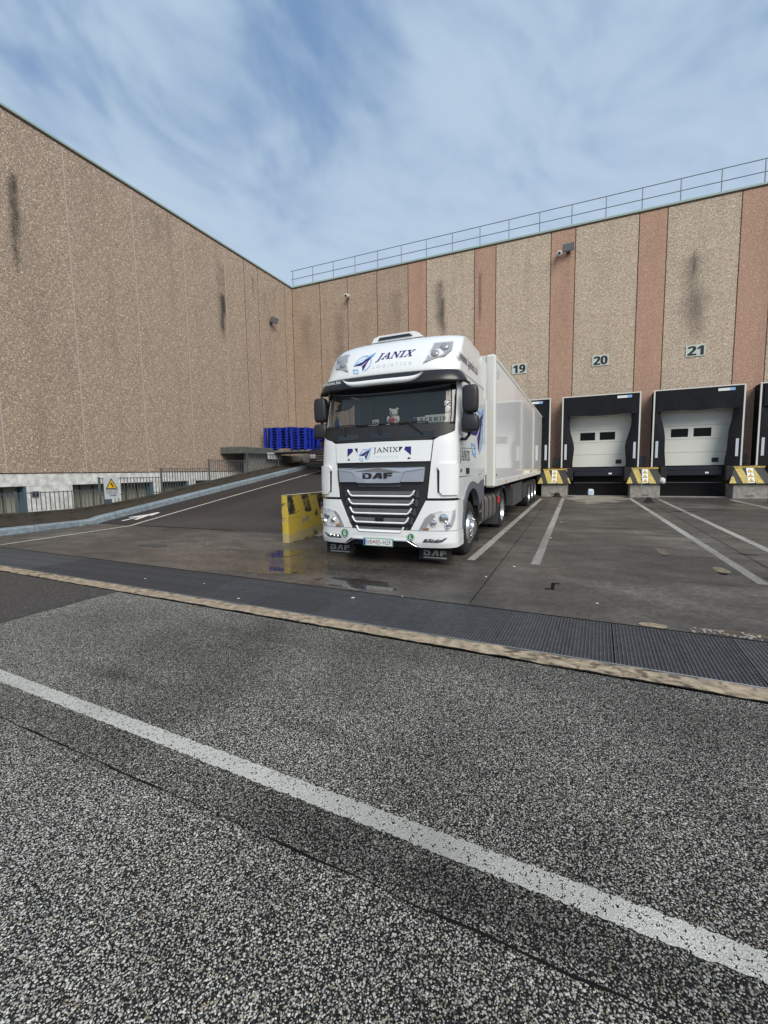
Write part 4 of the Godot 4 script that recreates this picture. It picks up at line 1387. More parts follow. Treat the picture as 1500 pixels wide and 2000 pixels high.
func lorry() -> void:
	var t := thing("lorry_cab", "white high-roof lorry tractor with a chrome-barred grille parked nose out", "lorry", CAB)
	var b: MB
	# dark core behind every joint
	b = sheet([[.36, -1.60, 1.60], [2.06, -1.48, 1.48]], -.06, .02, 40, 14)
	part("inner_shell", b, M.black_plastic, t)
	# nose panels
	var grille_edge := [[2.06, .895], [1.72, .865], [1.45, .84], [1.14, .805]]
	var nose_panel := part("front_panel", sheet([[1.715, -.855, .855], [2.05, -.885, .885]], 0.0, .03, 24, 5), M.white_body, t)
	var on_nose := func(x: float, y: float) -> Vector3: return skin(x, y, .004)
	emblem(nose_panel, Rect2(-.40, 1.745, .235, .22), on_nose, Vector3.BACK)
	part("company_name", lay(word("JANIX", true), Rect2(-.12, 1.85, .44, .105), on_nose, Vector3.BACK), M.letter_navy, nose_panel)
	part("company_line", lay(word("L O G I S T I C S"), Rect2(-.12, 1.785, .44, .028), on_nose, Vector3.BACK), M.pale_blue, nose_panel)
	for s in [-1, 1]:
		var sx := float(s)
		var wedge := PackedVector2Array()
		for poly in [[Vector2(.54, 1.955), Vector2(.44, 1.955), Vector2(.425, 1.91), Vector2(.54, 1.815)], [Vector2(.40, 1.955), Vector2(.335, 1.955), Vector2(.335, 1.87)], [Vector2(.54, 1.755), Vector2(.475, 1.755), Vector2(.51, 1.79)]]:
			var pp := []
			for v in poly: pp.append(Vector2((v.x if s > 0 else -v.x - .09), v.y))
			wedge.append_array(poly_tris(pp))
		part("name_flash", lay(wedge, Rect2(0, 0, 1, 1), on_nose, Vector3.BACK), M.navy, nose_panel)
	for s in [-1, 1]:
		var rows := [[1.12, .815, 1.49], [1.45, .848, 1.49], [1.72, .872, 1.49], [2.05, .902, 1.48], [2.12, 1.02, 1.47], [2.18, 1.16, 1.47]]
		part("corner_panel", sheet(rows if s > 0 else mirror_rows(rows), 0.0, .03, 16, 3), M.white_body, t)
		# air vane standing off the corner
		var vane := [[1.17, 1.04, 1.33], [1.22, 1.0, 1.34], [1.55, 1.0, 1.34], [1.62, .97, 1.34], [1.67, 1.0, 1.33]]
		part("air_vane", sheet(vane if s > 0 else mirror_rows(vane), .035, .04, 10, 3), M.white_body, t)
		var slot := [[1.21, .975, 1.03], [1.58, .965, 1.03]]
		part("vane_slot", sheet(slot if s > 0 else mirror_rows(slot), .008, .01, 3, 3), M.black_plastic, t)
		# headlamp corner of the bumper
		rows = [[.60, .545, 1.72], [.66, .575, 1.72], [.81, .655, 1.72], [1.03, .765, 1.72], [1.08, .79, 1.72]]
		part("bumper_corner", sheet(rows if s > 0 else mirror_rows(rows), .012, .04, 16, 3), M.white_body, t)
		headlamp(t, s)
		fog_lamp(t, s)
	# lower bumper with its notch
	b = sheet([[.50, -1.72, 1.72], [.592, -1.72, 1.72]], .02, .05, 40, 2)
	part("bumper", b, M.white_body, t)
	for s in [-1, 1]:
		var rows := [[.325, .70, 1.68], [.36, .66, 1.72], [.42, .56, 1.72], [.499, .50, 1.72]]
		part("bumper_end", sheet(rows if s > 0 else mirror_rows(rows), .024, .06, 16, 3), M.white_body, t)
	b = sheet([[.425, -.56, .56], [.50, -.50, .50]], .016, .05, 16, 2)
	part("bumper_middle", b, M.white_body, t)
	b = MB.new()
	var pts := PackedVector3Array()
	for k in 33:
		var x := lerpf(-.70, .70, k / 32.0)
		pts.append(skin(x, .42 - .085 * smoothstep(.46, .68, absf(x)), .03))
	b.tube(pts, .014, 8)
	part("bumper_trim", b, M.chrome, t)
	b = sheet([[.28, -.62, .62], [.41, -.56, .56]], -.05, .03, 10, 2)
	part("under_tray", b, M.black_plastic, t)
	# round stickers
	for e in [[-.66, .505, .075, "6"], [.555, .495, .056, "L"]]:
		var on_bumper := func(x: float, y: float) -> Vector3: return skin(x, y, .045)
		var stk := part("sticker", lay(disc_tris(Vector2(e[0], e[1]), 0.0, e[2]), Rect2(0, 0, 1, 1), on_bumper, Vector3.BACK), M.green_sticker, t)
		var on2 := func(x: float, y: float) -> Vector3: return skin(x, y, .049)
		part("sticker_ring", lay(disc_tris(Vector2(e[0], e[1]), e[2] * .86, e[2] * .93), Rect2(0, 0, 1, 1), on2, Vector3.BACK), M.white_print, stk)
		part("sticker_letter", lay(word(e[3], false, true), Rect2(e[0] - e[2] * .34, e[1] - e[2] * .55, e[2] * .68, e[2] * 1.1), on2, Vector3.BACK), M.white_print, stk)
	# number plate
	b = MB.new()
	b.box(Vector3(-.01, .385, .055), Vector3(.545, .135, .012), .003)
	var plate := part("number_plate", b, M.plate_rim, t)
	b = MB.new()
	b.box(Vector3(-.01, .385, .0625), Vector3(.515, .108, .004))
	part("plate_face", b, M.white_print, plate)
	b = MB.new()
	b.box(Vector3(-.25, .385, .065), Vector3(.036, .104, .003))
	part("plate_band", b, M.plate_blue, plate)
	var on_plate := plane(Vector3(-.01, .385, .0665))
	part("plate_letters", lay(word("MB"), Rect2(-.205, -.036, .105, .072), on_plate, Vector3.BACK), M.letter_black, plate)
	part("plate_letters", lay(word("85-HZF"), Rect2(-.042, -.036, .285, .072), on_plate, Vector3.BACK), M.letter_black, plate)
	part("plate_crest", lay(poly_tris([Vector2(-.088, .025), Vector2(-.052, .025), Vector2(-.055, -.005), Vector2(-.07, -.025), Vector2(-.085, -.005)]), Rect2(0, 0, 1, 1), on_plate, Vector3.BACK), M.red, plate)
	grille(t)
	screen(t)
	roof(t)
	for s in [-1, 1]: flank(t, s)
	# back wall and floor of the cab
	b = MB.new()
	b.span(Vector3(-1.20, 1.15, -2.32), Vector3(1.20, 3.3, -2.28))
	part("rear_wall", b, M.white_body, t)
	interior(t)
	chassis(t)

func grille(t: Node3D) -> void:
	var g := part("grille", sheet([[.515, -.22, .22], [.54, -.42, .42], [.585, -.53, .53], [.66, -.575, .575], [.81, -.655, .655], [1.03, -.765, .765], [1.14, -.80, .80], [1.45, -.836, .836], [1.71, -.86, .86]], -.025, .03, 24, 3), M.black_plastic, t)
	# bonnet bar with the maker's name
	var bar := part("badge_bar", sheet([[1.385, -.775, .75], [1.50, -.79, .765], [1.62, -.80, .775]], .022, .05, 24, 3), M.silver, t)
	part("badge_centre", patch([Vector2(-.795, 1.615), Vector2(-.78, 1.588), Vector2(-.51, 1.555), Vector2(-.475, 1.53), Vector2(-.415, 1.372), Vector2(-.2, 1.366), Vector2(.15, 1.366), Vector2(.365, 1.372), Vector2(.425, 1.53), Vector2(.46, 1.555), Vector2(.755, 1.588), Vector2(.77, 1.615), Vector2(.4, 1.618), Vector2(0, 1.62), Vector2(-.4, 1.618)], .040, .02), M.silver, bar)
	var on_bar := func(x: float, y: float) -> Vector3: return skin(x, y, .046)
	# wide square letters
	var daf := PackedVector2Array()
	for poly in [
		[Vector2(-.30, 1.44), Vector2(-.17, 1.44), Vector2(-.135, 1.465), Vector2(-.135, 1.515), Vector2(-.17, 1.535), Vector2(-.30, 1.535), Vector2(-.30, 1.515), Vector2(-.20, 1.515), Vector2(-.185, 1.507), Vector2(-.185, 1.47), Vector2(-.20, 1.46), Vector2(-.255, 1.46), Vector2(-.255, 1.507), Vector2(-.30, 1.507)],
		[Vector2(-.12, 1.44), Vector2(-.065, 1.44), Vector2(-.005, 1.512), Vector2(.005, 1.44), Vector2(.06, 1.44), Vector2(.045, 1.535), Vector2(-.035, 1.535)],
		[Vector2(-.05, 1.457), Vector2(.02, 1.457), Vector2(.02, 1.474), Vector2(-.036, 1.474)],
		[Vector2(.085, 1.44), Vector2(.14, 1.44), Vector2(.14, 1.478), Vector2(.23, 1.478), Vector2(.23, 1.50), Vector2(.14, 1.50), Vector2(.14, 1.514), Vector2(.24, 1.514), Vector2(.24, 1.535), Vector2(.085, 1.535)]]:
		daf.append_array(poly_tris(poly))
	part("badge_letters", lay(daf, Rect2(0, 0, 1, 1), on_bar, Vector3.BACK), M.letter_black, bar)
	part("grip_recess", sheet([[1.30, -.40, .36], [1.355, -.42, .38]], -.005, .02, 10, 2), M.dark_grey, g)
	# five slots: meshed insert, bright lip, black louvre below
	for e in [[1.245, 1.150, .61], [1.105, 1.012, .595], [.955, .860, .56], [.805, .710, .515], [.645, .560, .43]]:
		var top: float = e[0]; var low: float = e[1]; var hw: float = e[2]
		var b := MB.new()
		var n := 46
		for k in n:
			var x0 := lerpf(-hw, hw, k / float(n)); var x1 := lerpf(-hw, hw, (k + 1) / float(n))
			for fl in [0, 1]:
				var ya := low + .012; var yb := top - .012
				var p0 := skin(x0, ya if fl == 0 else yb, .006); var p1 := skin(x1, yb if fl == 0 else ya, .006)
				b.box((p0 + p1) * .5, Vector3(p0.distance_to(p1), .008, .006), 0.0, Basis(Vector3.BACK, atan2(p1.y - p0.y, p1.x - p0.x)))
		b.box(skin(0, (top + low) / 2, .004), Vector3(hw * 1.9, .010, .006))
		part("mesh_insert", b, M.mesh_grey, g)
		b = MB.new()
		var pts := PackedVector3Array()
		for k in 41:
			var u := lerpf(-1.0, 1.0, k / 40.0)
			var rise := pow(clampf((absf(u) - .86) / .14, 0.0, 1.0), 1.6)
			pts.append(skin(u * hw, lerpf(low, top, rise), .022))
		b.tube(pts, .0155, 8)
		part("chrome_lip", b, M.bright_trim, g)
		part("louvre", sheet([[low - .045, -hw * .98, hw * .98], [low - .012, -hw, hw]], .014, .04, 16, 2), M.black_plastic, g)
		for s in [-1, 1]:
			var rows := [[low - .02, hw + .01, hw + .07], [top, hw + .03, hw + .06]]
			part("louvre_end", sheet(rows if s > 0 else mirror_rows(rows), .0, .03, 3, 2), M.dark_grey, g)
	var sensor := MB.new()
	sensor.box(skin(.0, .765, .02), Vector3(.15, .085, .03), .008)
	part("radar_cover", sensor, M.gloss_black, g)

func headlamp(t: Node3D, s: int) -> void:
	var poly := [Vector2(.70, .60), Vector2(.73, .665), Vector2(.80, .80), Vector2(.88, .865), Vector2(1.02, .905), Vector2(1.26, .93), Vector2(1.25, .80), Vector2(1.20, .68), Vector2(1.12, .62)]
	var f := func(p: Array) -> Array:
		var o := []
		for v in p: o.append(Vector2(v.x * s, v.y))
		return o
	var big := []
	var c := Vector2(.98, .76)
	for v in poly: big.append(c + (v - c) * 1.10)
	var h := part("headlamp", patch(f.call(big), .020, .02), M.lamp_rim, t)
	part("reflector", patch(f.call(poly), .024), M.lamp_bowl, h)
	for e in [[1.06, .80, .075], [.92, .72, .06], [1.12, .69, .05]]:
		var b := MB.new()
		var p := skin(e[0] * s, e[1], .022)
		b.lathe([Vector2(0, .035), Vector2(e[2] * .6, .03), Vector2(e[2] * .85, .012), Vector2(e[2], .0)], p, (Vector3(.35 * s, 0, 1)).normalized(), 16)
		part("projector", b, M.chrome, h)
	var b := MB.new()
	b.box(skin(.80 * s, .635, .03), Vector3(.10, .03, .02), .006)
	part("indicator", b, M.dull_amber, h)
	part("cover_glass", patch(f.call(poly), .055, .03), M.lens, h)

func fog_lamp(t: Node3D, s: int) -> void:
	var poly := []
	for v in [Vector2(.74, .408), Vector2(.78, .465), Vector2(1.12, .485), Vector2(1.04, .42), Vector2(.98, .408)]: poly.append(Vector2(v.x * s, v.y))
	var h := part("fog_lamp", patch(poly, .032, .02), M.dark_grey, t)
	var b := MB.new()
	for e in [[.83, .437, .028], [.91, .44, .03], [.99, .445, .03]]:
		b.lathe([Vector2(0, .014), Vector2(e[2] * .7, .012), Vector2(e[2], .0)], skin(e[0] * s, e[1], .033), Vector3(.2 * s, 0, 1).normalized(), 12)
	part("reflector", b, M.chrome, h)

func screen(t: Node3D) -> void:
	# black cowl under the glass
	var cols := []
	for k in 37:
		var a := lerpf(-1.24, 1.24, k / 36.0)
		cols.append([a, 2.062 + .13 * pow(maxf(0.0, (absf(a) - .72) / .52), 1.7), 2.33])
	var cowl := part("cowl", sheet_cols(cols, .004, .04, 5), M.black_plastic, t)
	for e in [[-.62, .22], [.02, .22], [.66, .26]]:
		var b := sheet([[2.10, e[0] - e[1] * .85, e[0] + e[1] * .9], [2.19, e[0] - e[1], e[0] + e[1]]], .010, .01, 8, 2)
		part("cowl_vent", b, M.gloss_black, cowl)
	# rim round the glass, top band and pillars
	var rim := MB.new()
	for s in [-1, 1]:
		var rows := [[2.30, 1.13, 1.24], [2.45, 1.14, 1.24], [2.97, 1.10, 1.22]]
		rim.st.append_from(sheet(rows if s > 0 else mirror_rows(rows), .004, .03, 5, 4).mesh(), 0, Transform3D())
	var topcols := []
	for k in 33:
		var a := lerpf(-1.22, 1.22, k / 32.0)
		topcols.append([a, 2.835 + .11 * pow(absf(a) / 1.2, 2.2), 3.10])
	rim.st.append_from(sheet_cols(topcols, .005, .03, 5).mesh(), 0, Transform3D())
	part("screen_surround", rim, M.gloss_black, t)
	for s in [-1, 1]:
		var rows := [[2.16, 1.20, 1.48], [2.32, 1.23, 1.45], [3.14, 1.205, 1.33]]
		part("pillar", sheet(rows if s > 0 else mirror_rows(rows), .002, .04, 6, 6), M.white_body, t)
	var glass := sheet([[2.30, -1.15, 1.15], [2.6, -1.15, 1.15], [2.95, -1.12, 1.12]], -.012, .0, 28, 4)
	part("windscreen", glass, M.windscreen, t)
	# wipers
	for e in [[-.70, 2.16, -1.10, 2.335, -.25], [.0, 2.16, -.42, 2.33, .42], [.72, 2.15, .24, 2.335, .80]]:
		var b := MB.new()
		b.tube(PackedVector3Array([skin(e[0], e[1], .03), skin(lerpf(e[0], (e[2] + e[4]) / 2 - .05, .6), lerpf(e[1], e[3], .7), .045), skin((e[2] + e[4]) / 2 - .05, e[3] + .02, .035)]), .012, 6)
		var w := part("wiper", b, M.rubber, t)
		b = MB.new()
		var pts := PackedVector3Array()
		for k in 9:
			var u := k / 8.0
			pts.append(skin(lerpf(e[2], e[4], u), e[3] + .035 * sin(u * PI) * .4, .022))
		b.tube(pts, .011, 6)
		part("wiper_blade", b, M.rubber, w)
	# sun visor: a bowed dark shelf
	var vis := MB.new()
	var rows := []
	for j in 6:
		var v := j / 5.0
		var row := PackedVector3Array()
		for k in 49:
			var a := lerpf(-1.46, 1.46, k / 48.0)
			var y := lerpf(3.165, 2.955, v)
			row.append(skin(a, 3.16, 0.0) * Vector3(1, 0, 1) + Vector3(0, y, 0) + (skin(a, 3.1, 1.0) - skin(a, 3.1, 0.0)) * Vector3(1, 0, 1) * lerpf(.0, .11, sin(v * PI * .5)))
		rows.append(row)
	vis.grid(rows, Vector3(0, 3.0, -2.0))
	var back: PackedVector3Array = rows[-1]
	var inner := PackedVector3Array()
	for p in back: inner.append(p * Vector3(.97, 1, 1) + Vector3(0, .03, -.14))
	vis.grid([back, inner], Vector3(0, 3.4, -.5))
	var visor := part("sun_visor", vis, M.visor_black, t)
	# pale lip under the roof, dipping in the middle
	var lip := MB.new()
	var top := PackedVector3Array(); var mid := PackedVector3Array(); var low := PackedVector3Array()
	for k in 33:
		var u := lerpf(-1.0, 1.0, k / 32.0)
		var x := u * .72
		var d := 1.0 - pow(absf(u), 8.0)
		var base := skin(x, 3.1, 0.0)
		top.append(Vector3(x, 3.125 - .055 * d, base.z + .165)); mid.append(Vector3(x, 3.125 - .10 * d, base.z + .195)); low.append(Vector3(x, 3.125 - .145 * d, base.z + .165))
	lip.grid([top, mid, low], Vector3(0, 3.0, -2.0))
	var hold := PackedVector3Array()
	for p in low: hold.append(p + Vector3(0, .005, -.06))
	lip.grid([low, hold], Vector3(0, 3.3, -.2))
	var hold2 := PackedVector3Array()
	for p in top: hold2.append(p + Vector3(0, -.005, -.06))
	lip.grid([hold2, top], Vector3(0, 2.7, -.2))
	part("visor_lip", lip, M.white_body, visor)
	var on_visor := func(x: float, y: float) -> Vector3: return skin(x, 3.1, .135) * Vector3(1, 0, 1) + Vector3(0, y, 0)
	var bg := func(x: float, y: float) -> Vector3: return skin(x, 3.1, .128) * Vector3(1, 0, 1) + Vector3(0, y, 0)
	part("visor_writing", lay(word("tschann.biz", false, true), Rect2(-1.18, 3.085, .40, .055), on_visor, Vector3.BACK), M.white_print, visor)

func roof(t: Node3D) -> void:
	var r := MB.new()
	var rows := []
	var ys := [3.14, 3.2, 3.28, 3.36, 3.44, 3.52, 3.60, 3.68, 3.74, 3.79, 3.83, 3.87, 3.91]
	for y in ys:
		var row := PackedVector3Array()
		for k in 61:
			var a := lerpf(-1.5, 1.5, k / 60.0)
			row.append(skin(a, y))
		# sides on to the back
		var l := row[0]; var e := row[60]
		row.insert(0, Vector3(l.x, l.y, -2.42)); row.append(Vector3(e.x, e.y, -2.42))
		rows.append(row)
	r.grid(rows, Vector3(0, 3.2, -1.5))
	# crown
	var edge: PackedVector3Array = rows[-1]
	var crown := []
	for j in 5:
		var v := j / 4.0
		var row := PackedVector3Array()
		for p in edge:
			row.append(Vector3(lerpf(p.x, 0.0, v), p.y + .02 * (1.0 - pow(1.0 - v, 2.0)) + .05 * clampf(-p.z - 1.0, 0.0, 1.4) * v, lerpf(p.z, -2.42 if p.z < -2.0 else lerpf(p.z, -1.75, .7), v)))
		crown.append(row)
	r.grid(crown, Vector3(0, 3.2, -1.5))
	# underside lip
	var under := PackedVector3Array()
	for p in rows[0]: under.append(p * Vector3(.94, 1, 1) + Vector3(0, -.01, -.08 if p.z > -1.9 else 0.0))
	r.grid([rows[0], under], Vector3(0, 4.5, -1.5))
	var cap := part("roof_cap", r, M.white_body, t)
	var on_cap := func(x: float, y: float) -> Vector3: return skin(x, y, .006)
	emblem(cap, Rect2(-.62, 3.245, .38, .36), on_cap, Vector3(0, .3, 1))
	part("company_name", lay(word("JANIX", true, true), Rect2(-.185, 3.395, .66, .165), on_cap, Vector3(0, .3, 1), .10), M.navy, cap)
	part("company_line", lay(word("L O G I S T I C S"), Rect2(-.20, 3.29, .70, .05), on_cap, Vector3(0, .3, 1)), M.pale_blue, cap)
	# spot lamps let into the corners of the cap
	for s in [-1, 1]:
		var poly := [Vector2(.72, 3.30), Vector2(.84, 3.635), Vector2(1.10, 3.66), Vector2(1.10, 3.50), Vector2(1.02, 3.40)]
		var m := []
		var out := []
		var c := Vector2(.95, 3.49)
		for v in poly:
			m.append(Vector2(v.x * s, v.y)); var w: Vector2 = c + (v - c) * 1.13
			out.append(Vector2(w.x * s, w.y))
		var h := part("roof_lamp", patch(out, .010, .01), M.lamp_rim, cap)
		var bowl := part("roof_lamp_bowl", patch(m, .016), M.lamp_bowl, h)
		for e in [[1.0, 3.57, .075], [.875, 3.45, .07]]:
			var b := MB.new()
			b.lathe([Vector2(0, .03), Vector2(e[2] * .55, .028), Vector2(e[2] * .9, .015), Vector2(e[2], .0)], skin(e[0] * s, e[1], .014), Vector3(.15 * s, .6, 1).normalized(), 16)
			part("roof_spot", b, M.lamp_spot, h)
		part("roof_lamp_glass", patch(m, .045, .03), M.lens, h)
	# www on the flanks of the cap
	for s in [1]:
		var onto := func(x: float, y: float) -> Vector3: return Vector3(half_width(y) + .006, y, -x)
		part("web_address", lay(word("www.janix.si", false, true), Rect2(.50, 3.29, 1.40, .22), onto, Vector3.RIGHT), M.letter_grey, cap)
	# side deflectors behind the cap
	for s in [-1, 1]:
		var b := MB.new()
		b.span(Vector3(s * 1.20, 3.0, -2.95), Vector3(s * 1.165, 3.80, -2.40), .01)
		b.span(Vector3(s * 1.25, 1.45, -2.75), Vector3(s * 1.215, 3.0, -2.36), .01)
		part("side_deflector", b, M.white_body, t)
	# skylight housing
	var b := MB.new()
	b.prism(PackedVector2Array([Vector2(-.55, 0), Vector2(-.50, .075), Vector2(-.40, .11), Vector2(.28, .11), Vector2(.36, .08), Vector2(.46, 0)]), .55, Transform3D(Basis(), Vector3(-.0, 3.93, -.98)))
	var sk := part("roof_hatch", b, M.white_body, t)
	b = MB.new()
	b.prism(PackedVector2Array([Vector2(-.42, .022), Vector2(-.38, .072), Vector2(.20, .078), Vector2(.26, .030)]), .02, Transform3D(Basis(), Vector3(0, 3.93, -.965)))
	part("hatch_slot", b, M.gloss_black, sk)

func flank(t: Node3D, s: int) -> void:
	var X := 1.25 * s
	var side := Vector3(s, 0, 0)
	var xf := Transform3D(Basis(Vector3(0, 0, -1), Vector3.UP, Vector3(s, 0, 0)), Vector3(X, 0, 0))
	# xf maps (depth back from the nose, height) to the side; for the right hand z is out
	var flat_poly := func(poly: Array, depth: float, out := 0.0) -> MB:
		var b := MB.new()
		b.prism(PackedVector2Array(poly), depth, xf.translated(side * out))
		return b
	# door skin below and round the window
	var door := part("door", flat_poly.call([Vector2(.425, 1.46), Vector2(1.72, 1.46), Vector2(1.72, 2.20), Vector2(.48, 2.20), Vector2(.45, 2.0)], .03), M.white_body, t)
	var d2 := part("door_frame", flat_poly.call([Vector2(.48, 2.20), Vector2(.55, 2.20), Vector2(.72, 2.92), Vector2(1.62, 2.96), Vector2(1.62, 2.20), Vector2(1.72, 2.20), Vector2(1.72, 3.06), Vector2(.66, 3.02)], .03), M.white_body, door)
	part("window_seal", flat_poly.call([Vector2(.545, 2.195), Vector2(.59, 2.225), Vector2(.745, 2.89), Vector2(1.59, 2.93), Vector2(1.59, 2.225), Vector2(.592, 2.225), Vector2(.547, 2.195), Vector2(1.625, 2.195), Vector2(1.625, 2.965), Vector2(.715, 2.925)], .02, .004), M.black_plastic, door)
	part("window_glass", flat_poly.call([Vector2(.59, 2.225), Vector2(1.59, 2.225), Vector2(1.59, 2.93), Vector2(.745, 2.89)], 0.0, -.012), M.window_glass, door)
	part("waist_line", flat_poly.call([Vector2(.46, 1.915), Vector2(1.70, 1.955), Vector2(1.70, 1.967), Vector2(.46, 1.927)], .004, .004), M.seam_grey, door)
	part("door_handle", flat_poly.call([Vector2(.88, 1.50), Vector2(1.10, 1.50), Vector2(1.10, 1.60), Vector2(.88, 1.60)], .02, .012), M.black_plastic, door)
	# sleeper side behind the door
	part("side_panel", flat_poly.call([Vector2(1.735, 1.46), Vector2(2.36, 1.50), Vector2(2.36, 3.14), Vector2(1.735, 3.14)], .03), M.white_body, t)
	part("side_rail", flat_poly.call([Vector2(.44, 3.035), Vector2(1.72, 3.075), Vector2(1.72, 3.14), Vector2(.44, 3.14)], .03, -.001), M.white_body, t)
	# lower flank with the wheel arch cut out
	var arch := [Vector2(.43, 1.10), Vector2(.43, 1.445), Vector2(2.36, 1.47), Vector2(2.36, 1.38), Vector2(2.1, 1.34)]
	var grey := []
	var inner := []
	for k in 13:
		var a := lerpf(deg_to_rad(25), deg_to_rad(182), k / 12.0)
		var c := Vector2(1.36, .60)
		grey.append(c + Vector2(cos(a) * .80, sin(a) * .76))
		inner.append(c + Vector2(cos(a) * .66, sin(a) * .63))
	arch.append_array([Vector2(1.9, 1.29)]); arch.append_array([Vector2(1.62, 1.335), Vector2(1.36, 1.36), Vector2(1.10, 1.32), Vector2(.88, 1.21), Vector2(.72, 1.06)])
	part("lower_flank", flat_poly.call(arch, .03), M.white_body, t)
	var ring := grey.duplicate()
	inner.reverse()
	ring.append_array(inner)
	part("wheel_arch", flat_poly.call(ring, .12, .022), M.arch_grey, t)
	part("arch_panel", flat_poly.call([Vector2(1.85, 1.22), Vector2(2.36, 1.375), Vector2(2.44, 1.36), Vector2(2.44, 1.0), Vector2(2.06, .96), Vector2(2.03, 1.02)], .10, .008), M.arch_grey, t)
	# entry steps between bumper and wheel
	var b := MB.new()
	b.span(Vector3(s * 1.24, .44, -.78), Vector3(s * .90, .475, -.46), .008)
	b.span(Vector3(s * 1.16, .475, -.78), Vector3(s * 1.12, .72, -.46), .004)
	b.span(Vector3(s * 1.24, .72, -.80), Vector3(s * .92, .75, -.46), .008)
	part("entry_step", b, M.step_grey, t)
	# mirrors
	b = MB.new()
	var mx := s * 1.42 if s > 0 else -1.30
	b.tube(PackedVector3Array([Vector3(s * 1.22, 2.98, -.55), Vector3(s * 1.33, 2.99, -.42), Vector3(mx, 2.93, -.38), Vector3(mx, 2.85, -.38)]), .018, 8)
	b.tube(PackedVector3Array([Vector3(s * 1.24, 2.07, -.52), Vector3(s * 1.34, 2.06, -.46), Vector3(mx - s * .01, 2.12, -.40), Vector3(mx, 2.25, -.38), Vector3(mx, 2.85, -.38)]), .026, 8)
	var arm := part("mirror_arm", b, M.black_plastic, t)
	b = MB.new()
	b.box(Vector3(s * 1.245, 2.12, -.50), Vector3(.06, .09, .16), .02)
	part("arm_mount", b, M.white_body, arm)
	for e in [[2.68, .44, .255, .16], [2.30, .27, .28, .18]]:
		b = MB.new()
		# rounded shell
		var rows := []
		for j in 9:
			var th := PI * j / 8.0
			var row := PackedVector3Array()
			for k in 17:
				var ph := TAU * k / 16.0
				var cx := signf(cos(ph)) * pow(absf(cos(ph)), .42) * pow(sin(th), .36)
				var cz := signf(sin(ph)) * pow(absf(sin(ph)), .55) * pow(sin(th), .36)
				var cy := signf(cos(th)) * pow(absf(cos(th)), .5)
				row.append(Vector3(mx + s * .015, e[0], -.38) + Vector3(cx * e[2] * .5, cy * e[1] * .5, cz * e[3] * .5))
			rows.append(row)
		b.grid(rows, Vector3(mx + s * .015, e[0], -.38))
		var sh := part("mirror", b, M.mirror_shell, t)
		b = MB.new()
		b.box(Vector3(mx + s * .015, e[0], -.38 - e[3] * .5), Vector3(e[2] * .82, e[1] * .84, .012), .004)
		part("mirror_glass", b, M.chrome, sh)
	if s > 0:
		# name, emblem and model mark on the driver's door
		var onto := func(x: float, y: float) -> Vector3: return Vector3(X + .006, y, -x)
		part("company_name", lay(word("JANIX", true), Rect2(.44, 1.67, .72, .225), onto, Vector3.RIGHT), M.letter_navy, door)
		emblem(t, Rect2(1.22, 1.86, 1.12, .95), onto, Vector3.RIGHT)
		part("model_mark", lay(word("XF", false, true), Rect2(.46, 1.53, .14, .055), onto, Vector3.RIGHT), M.dark_grey, door)
	# spray flap under the bumper
	b = MB.new()
	var fx := -.96 if s < 0 else .86
	b.box(Vector3(fx, .195, -.34), Vector3(.56, .26, .012), .003)
	var flap := part("mud_flap", b, M.rubber, t)
	var onf := plane(Vector3(fx, .195, -.332))
	var daf := PackedVector2Array()
	for poly in [[Vector2(0, 0), Vector2(.24, 0), Vector2(.30, .25), Vector2(.30, .75), Vector2(.24, 1), Vector2(0, 1), Vector2(0, .75), Vector2(.19, .75), Vector2(.19, .25), Vector2(.09, .25), Vector2(.09, .6), Vector2(0, .6)], [Vector2(.34, 0), Vector2(.45, 0), Vector2(.53, .7), Vector2(.56, 0), Vector2(.66, 0), Vector2(.62, 1), Vector2(.48, 1)], [Vector2(.72, 0), Vector2(.82, 0), Vector2(.82, .42), Vector2(.98, .42), Vector2(.98, .62), Vector2(.82, .62), Vector2(.82, .78), Vector2(1, .78), Vector2(1, 1), Vector2(.72, 1)]]:
		daf.append_array(poly_tris(poly))
	part("flap_letters", lay(daf, Rect2(-.20, -.055, .40, .085), onf, Vector3.BACK), M.flap_print, flap)
	part("flap_line", lay(poly_tris([Vector2(-.20, -.10), Vector2(.20, -.10), Vector2(.20, -.078), Vector2(-.20, -.078)]), Rect2(0, 0, 1, 1), onf, Vector3.BACK), M.flap_print, flap)

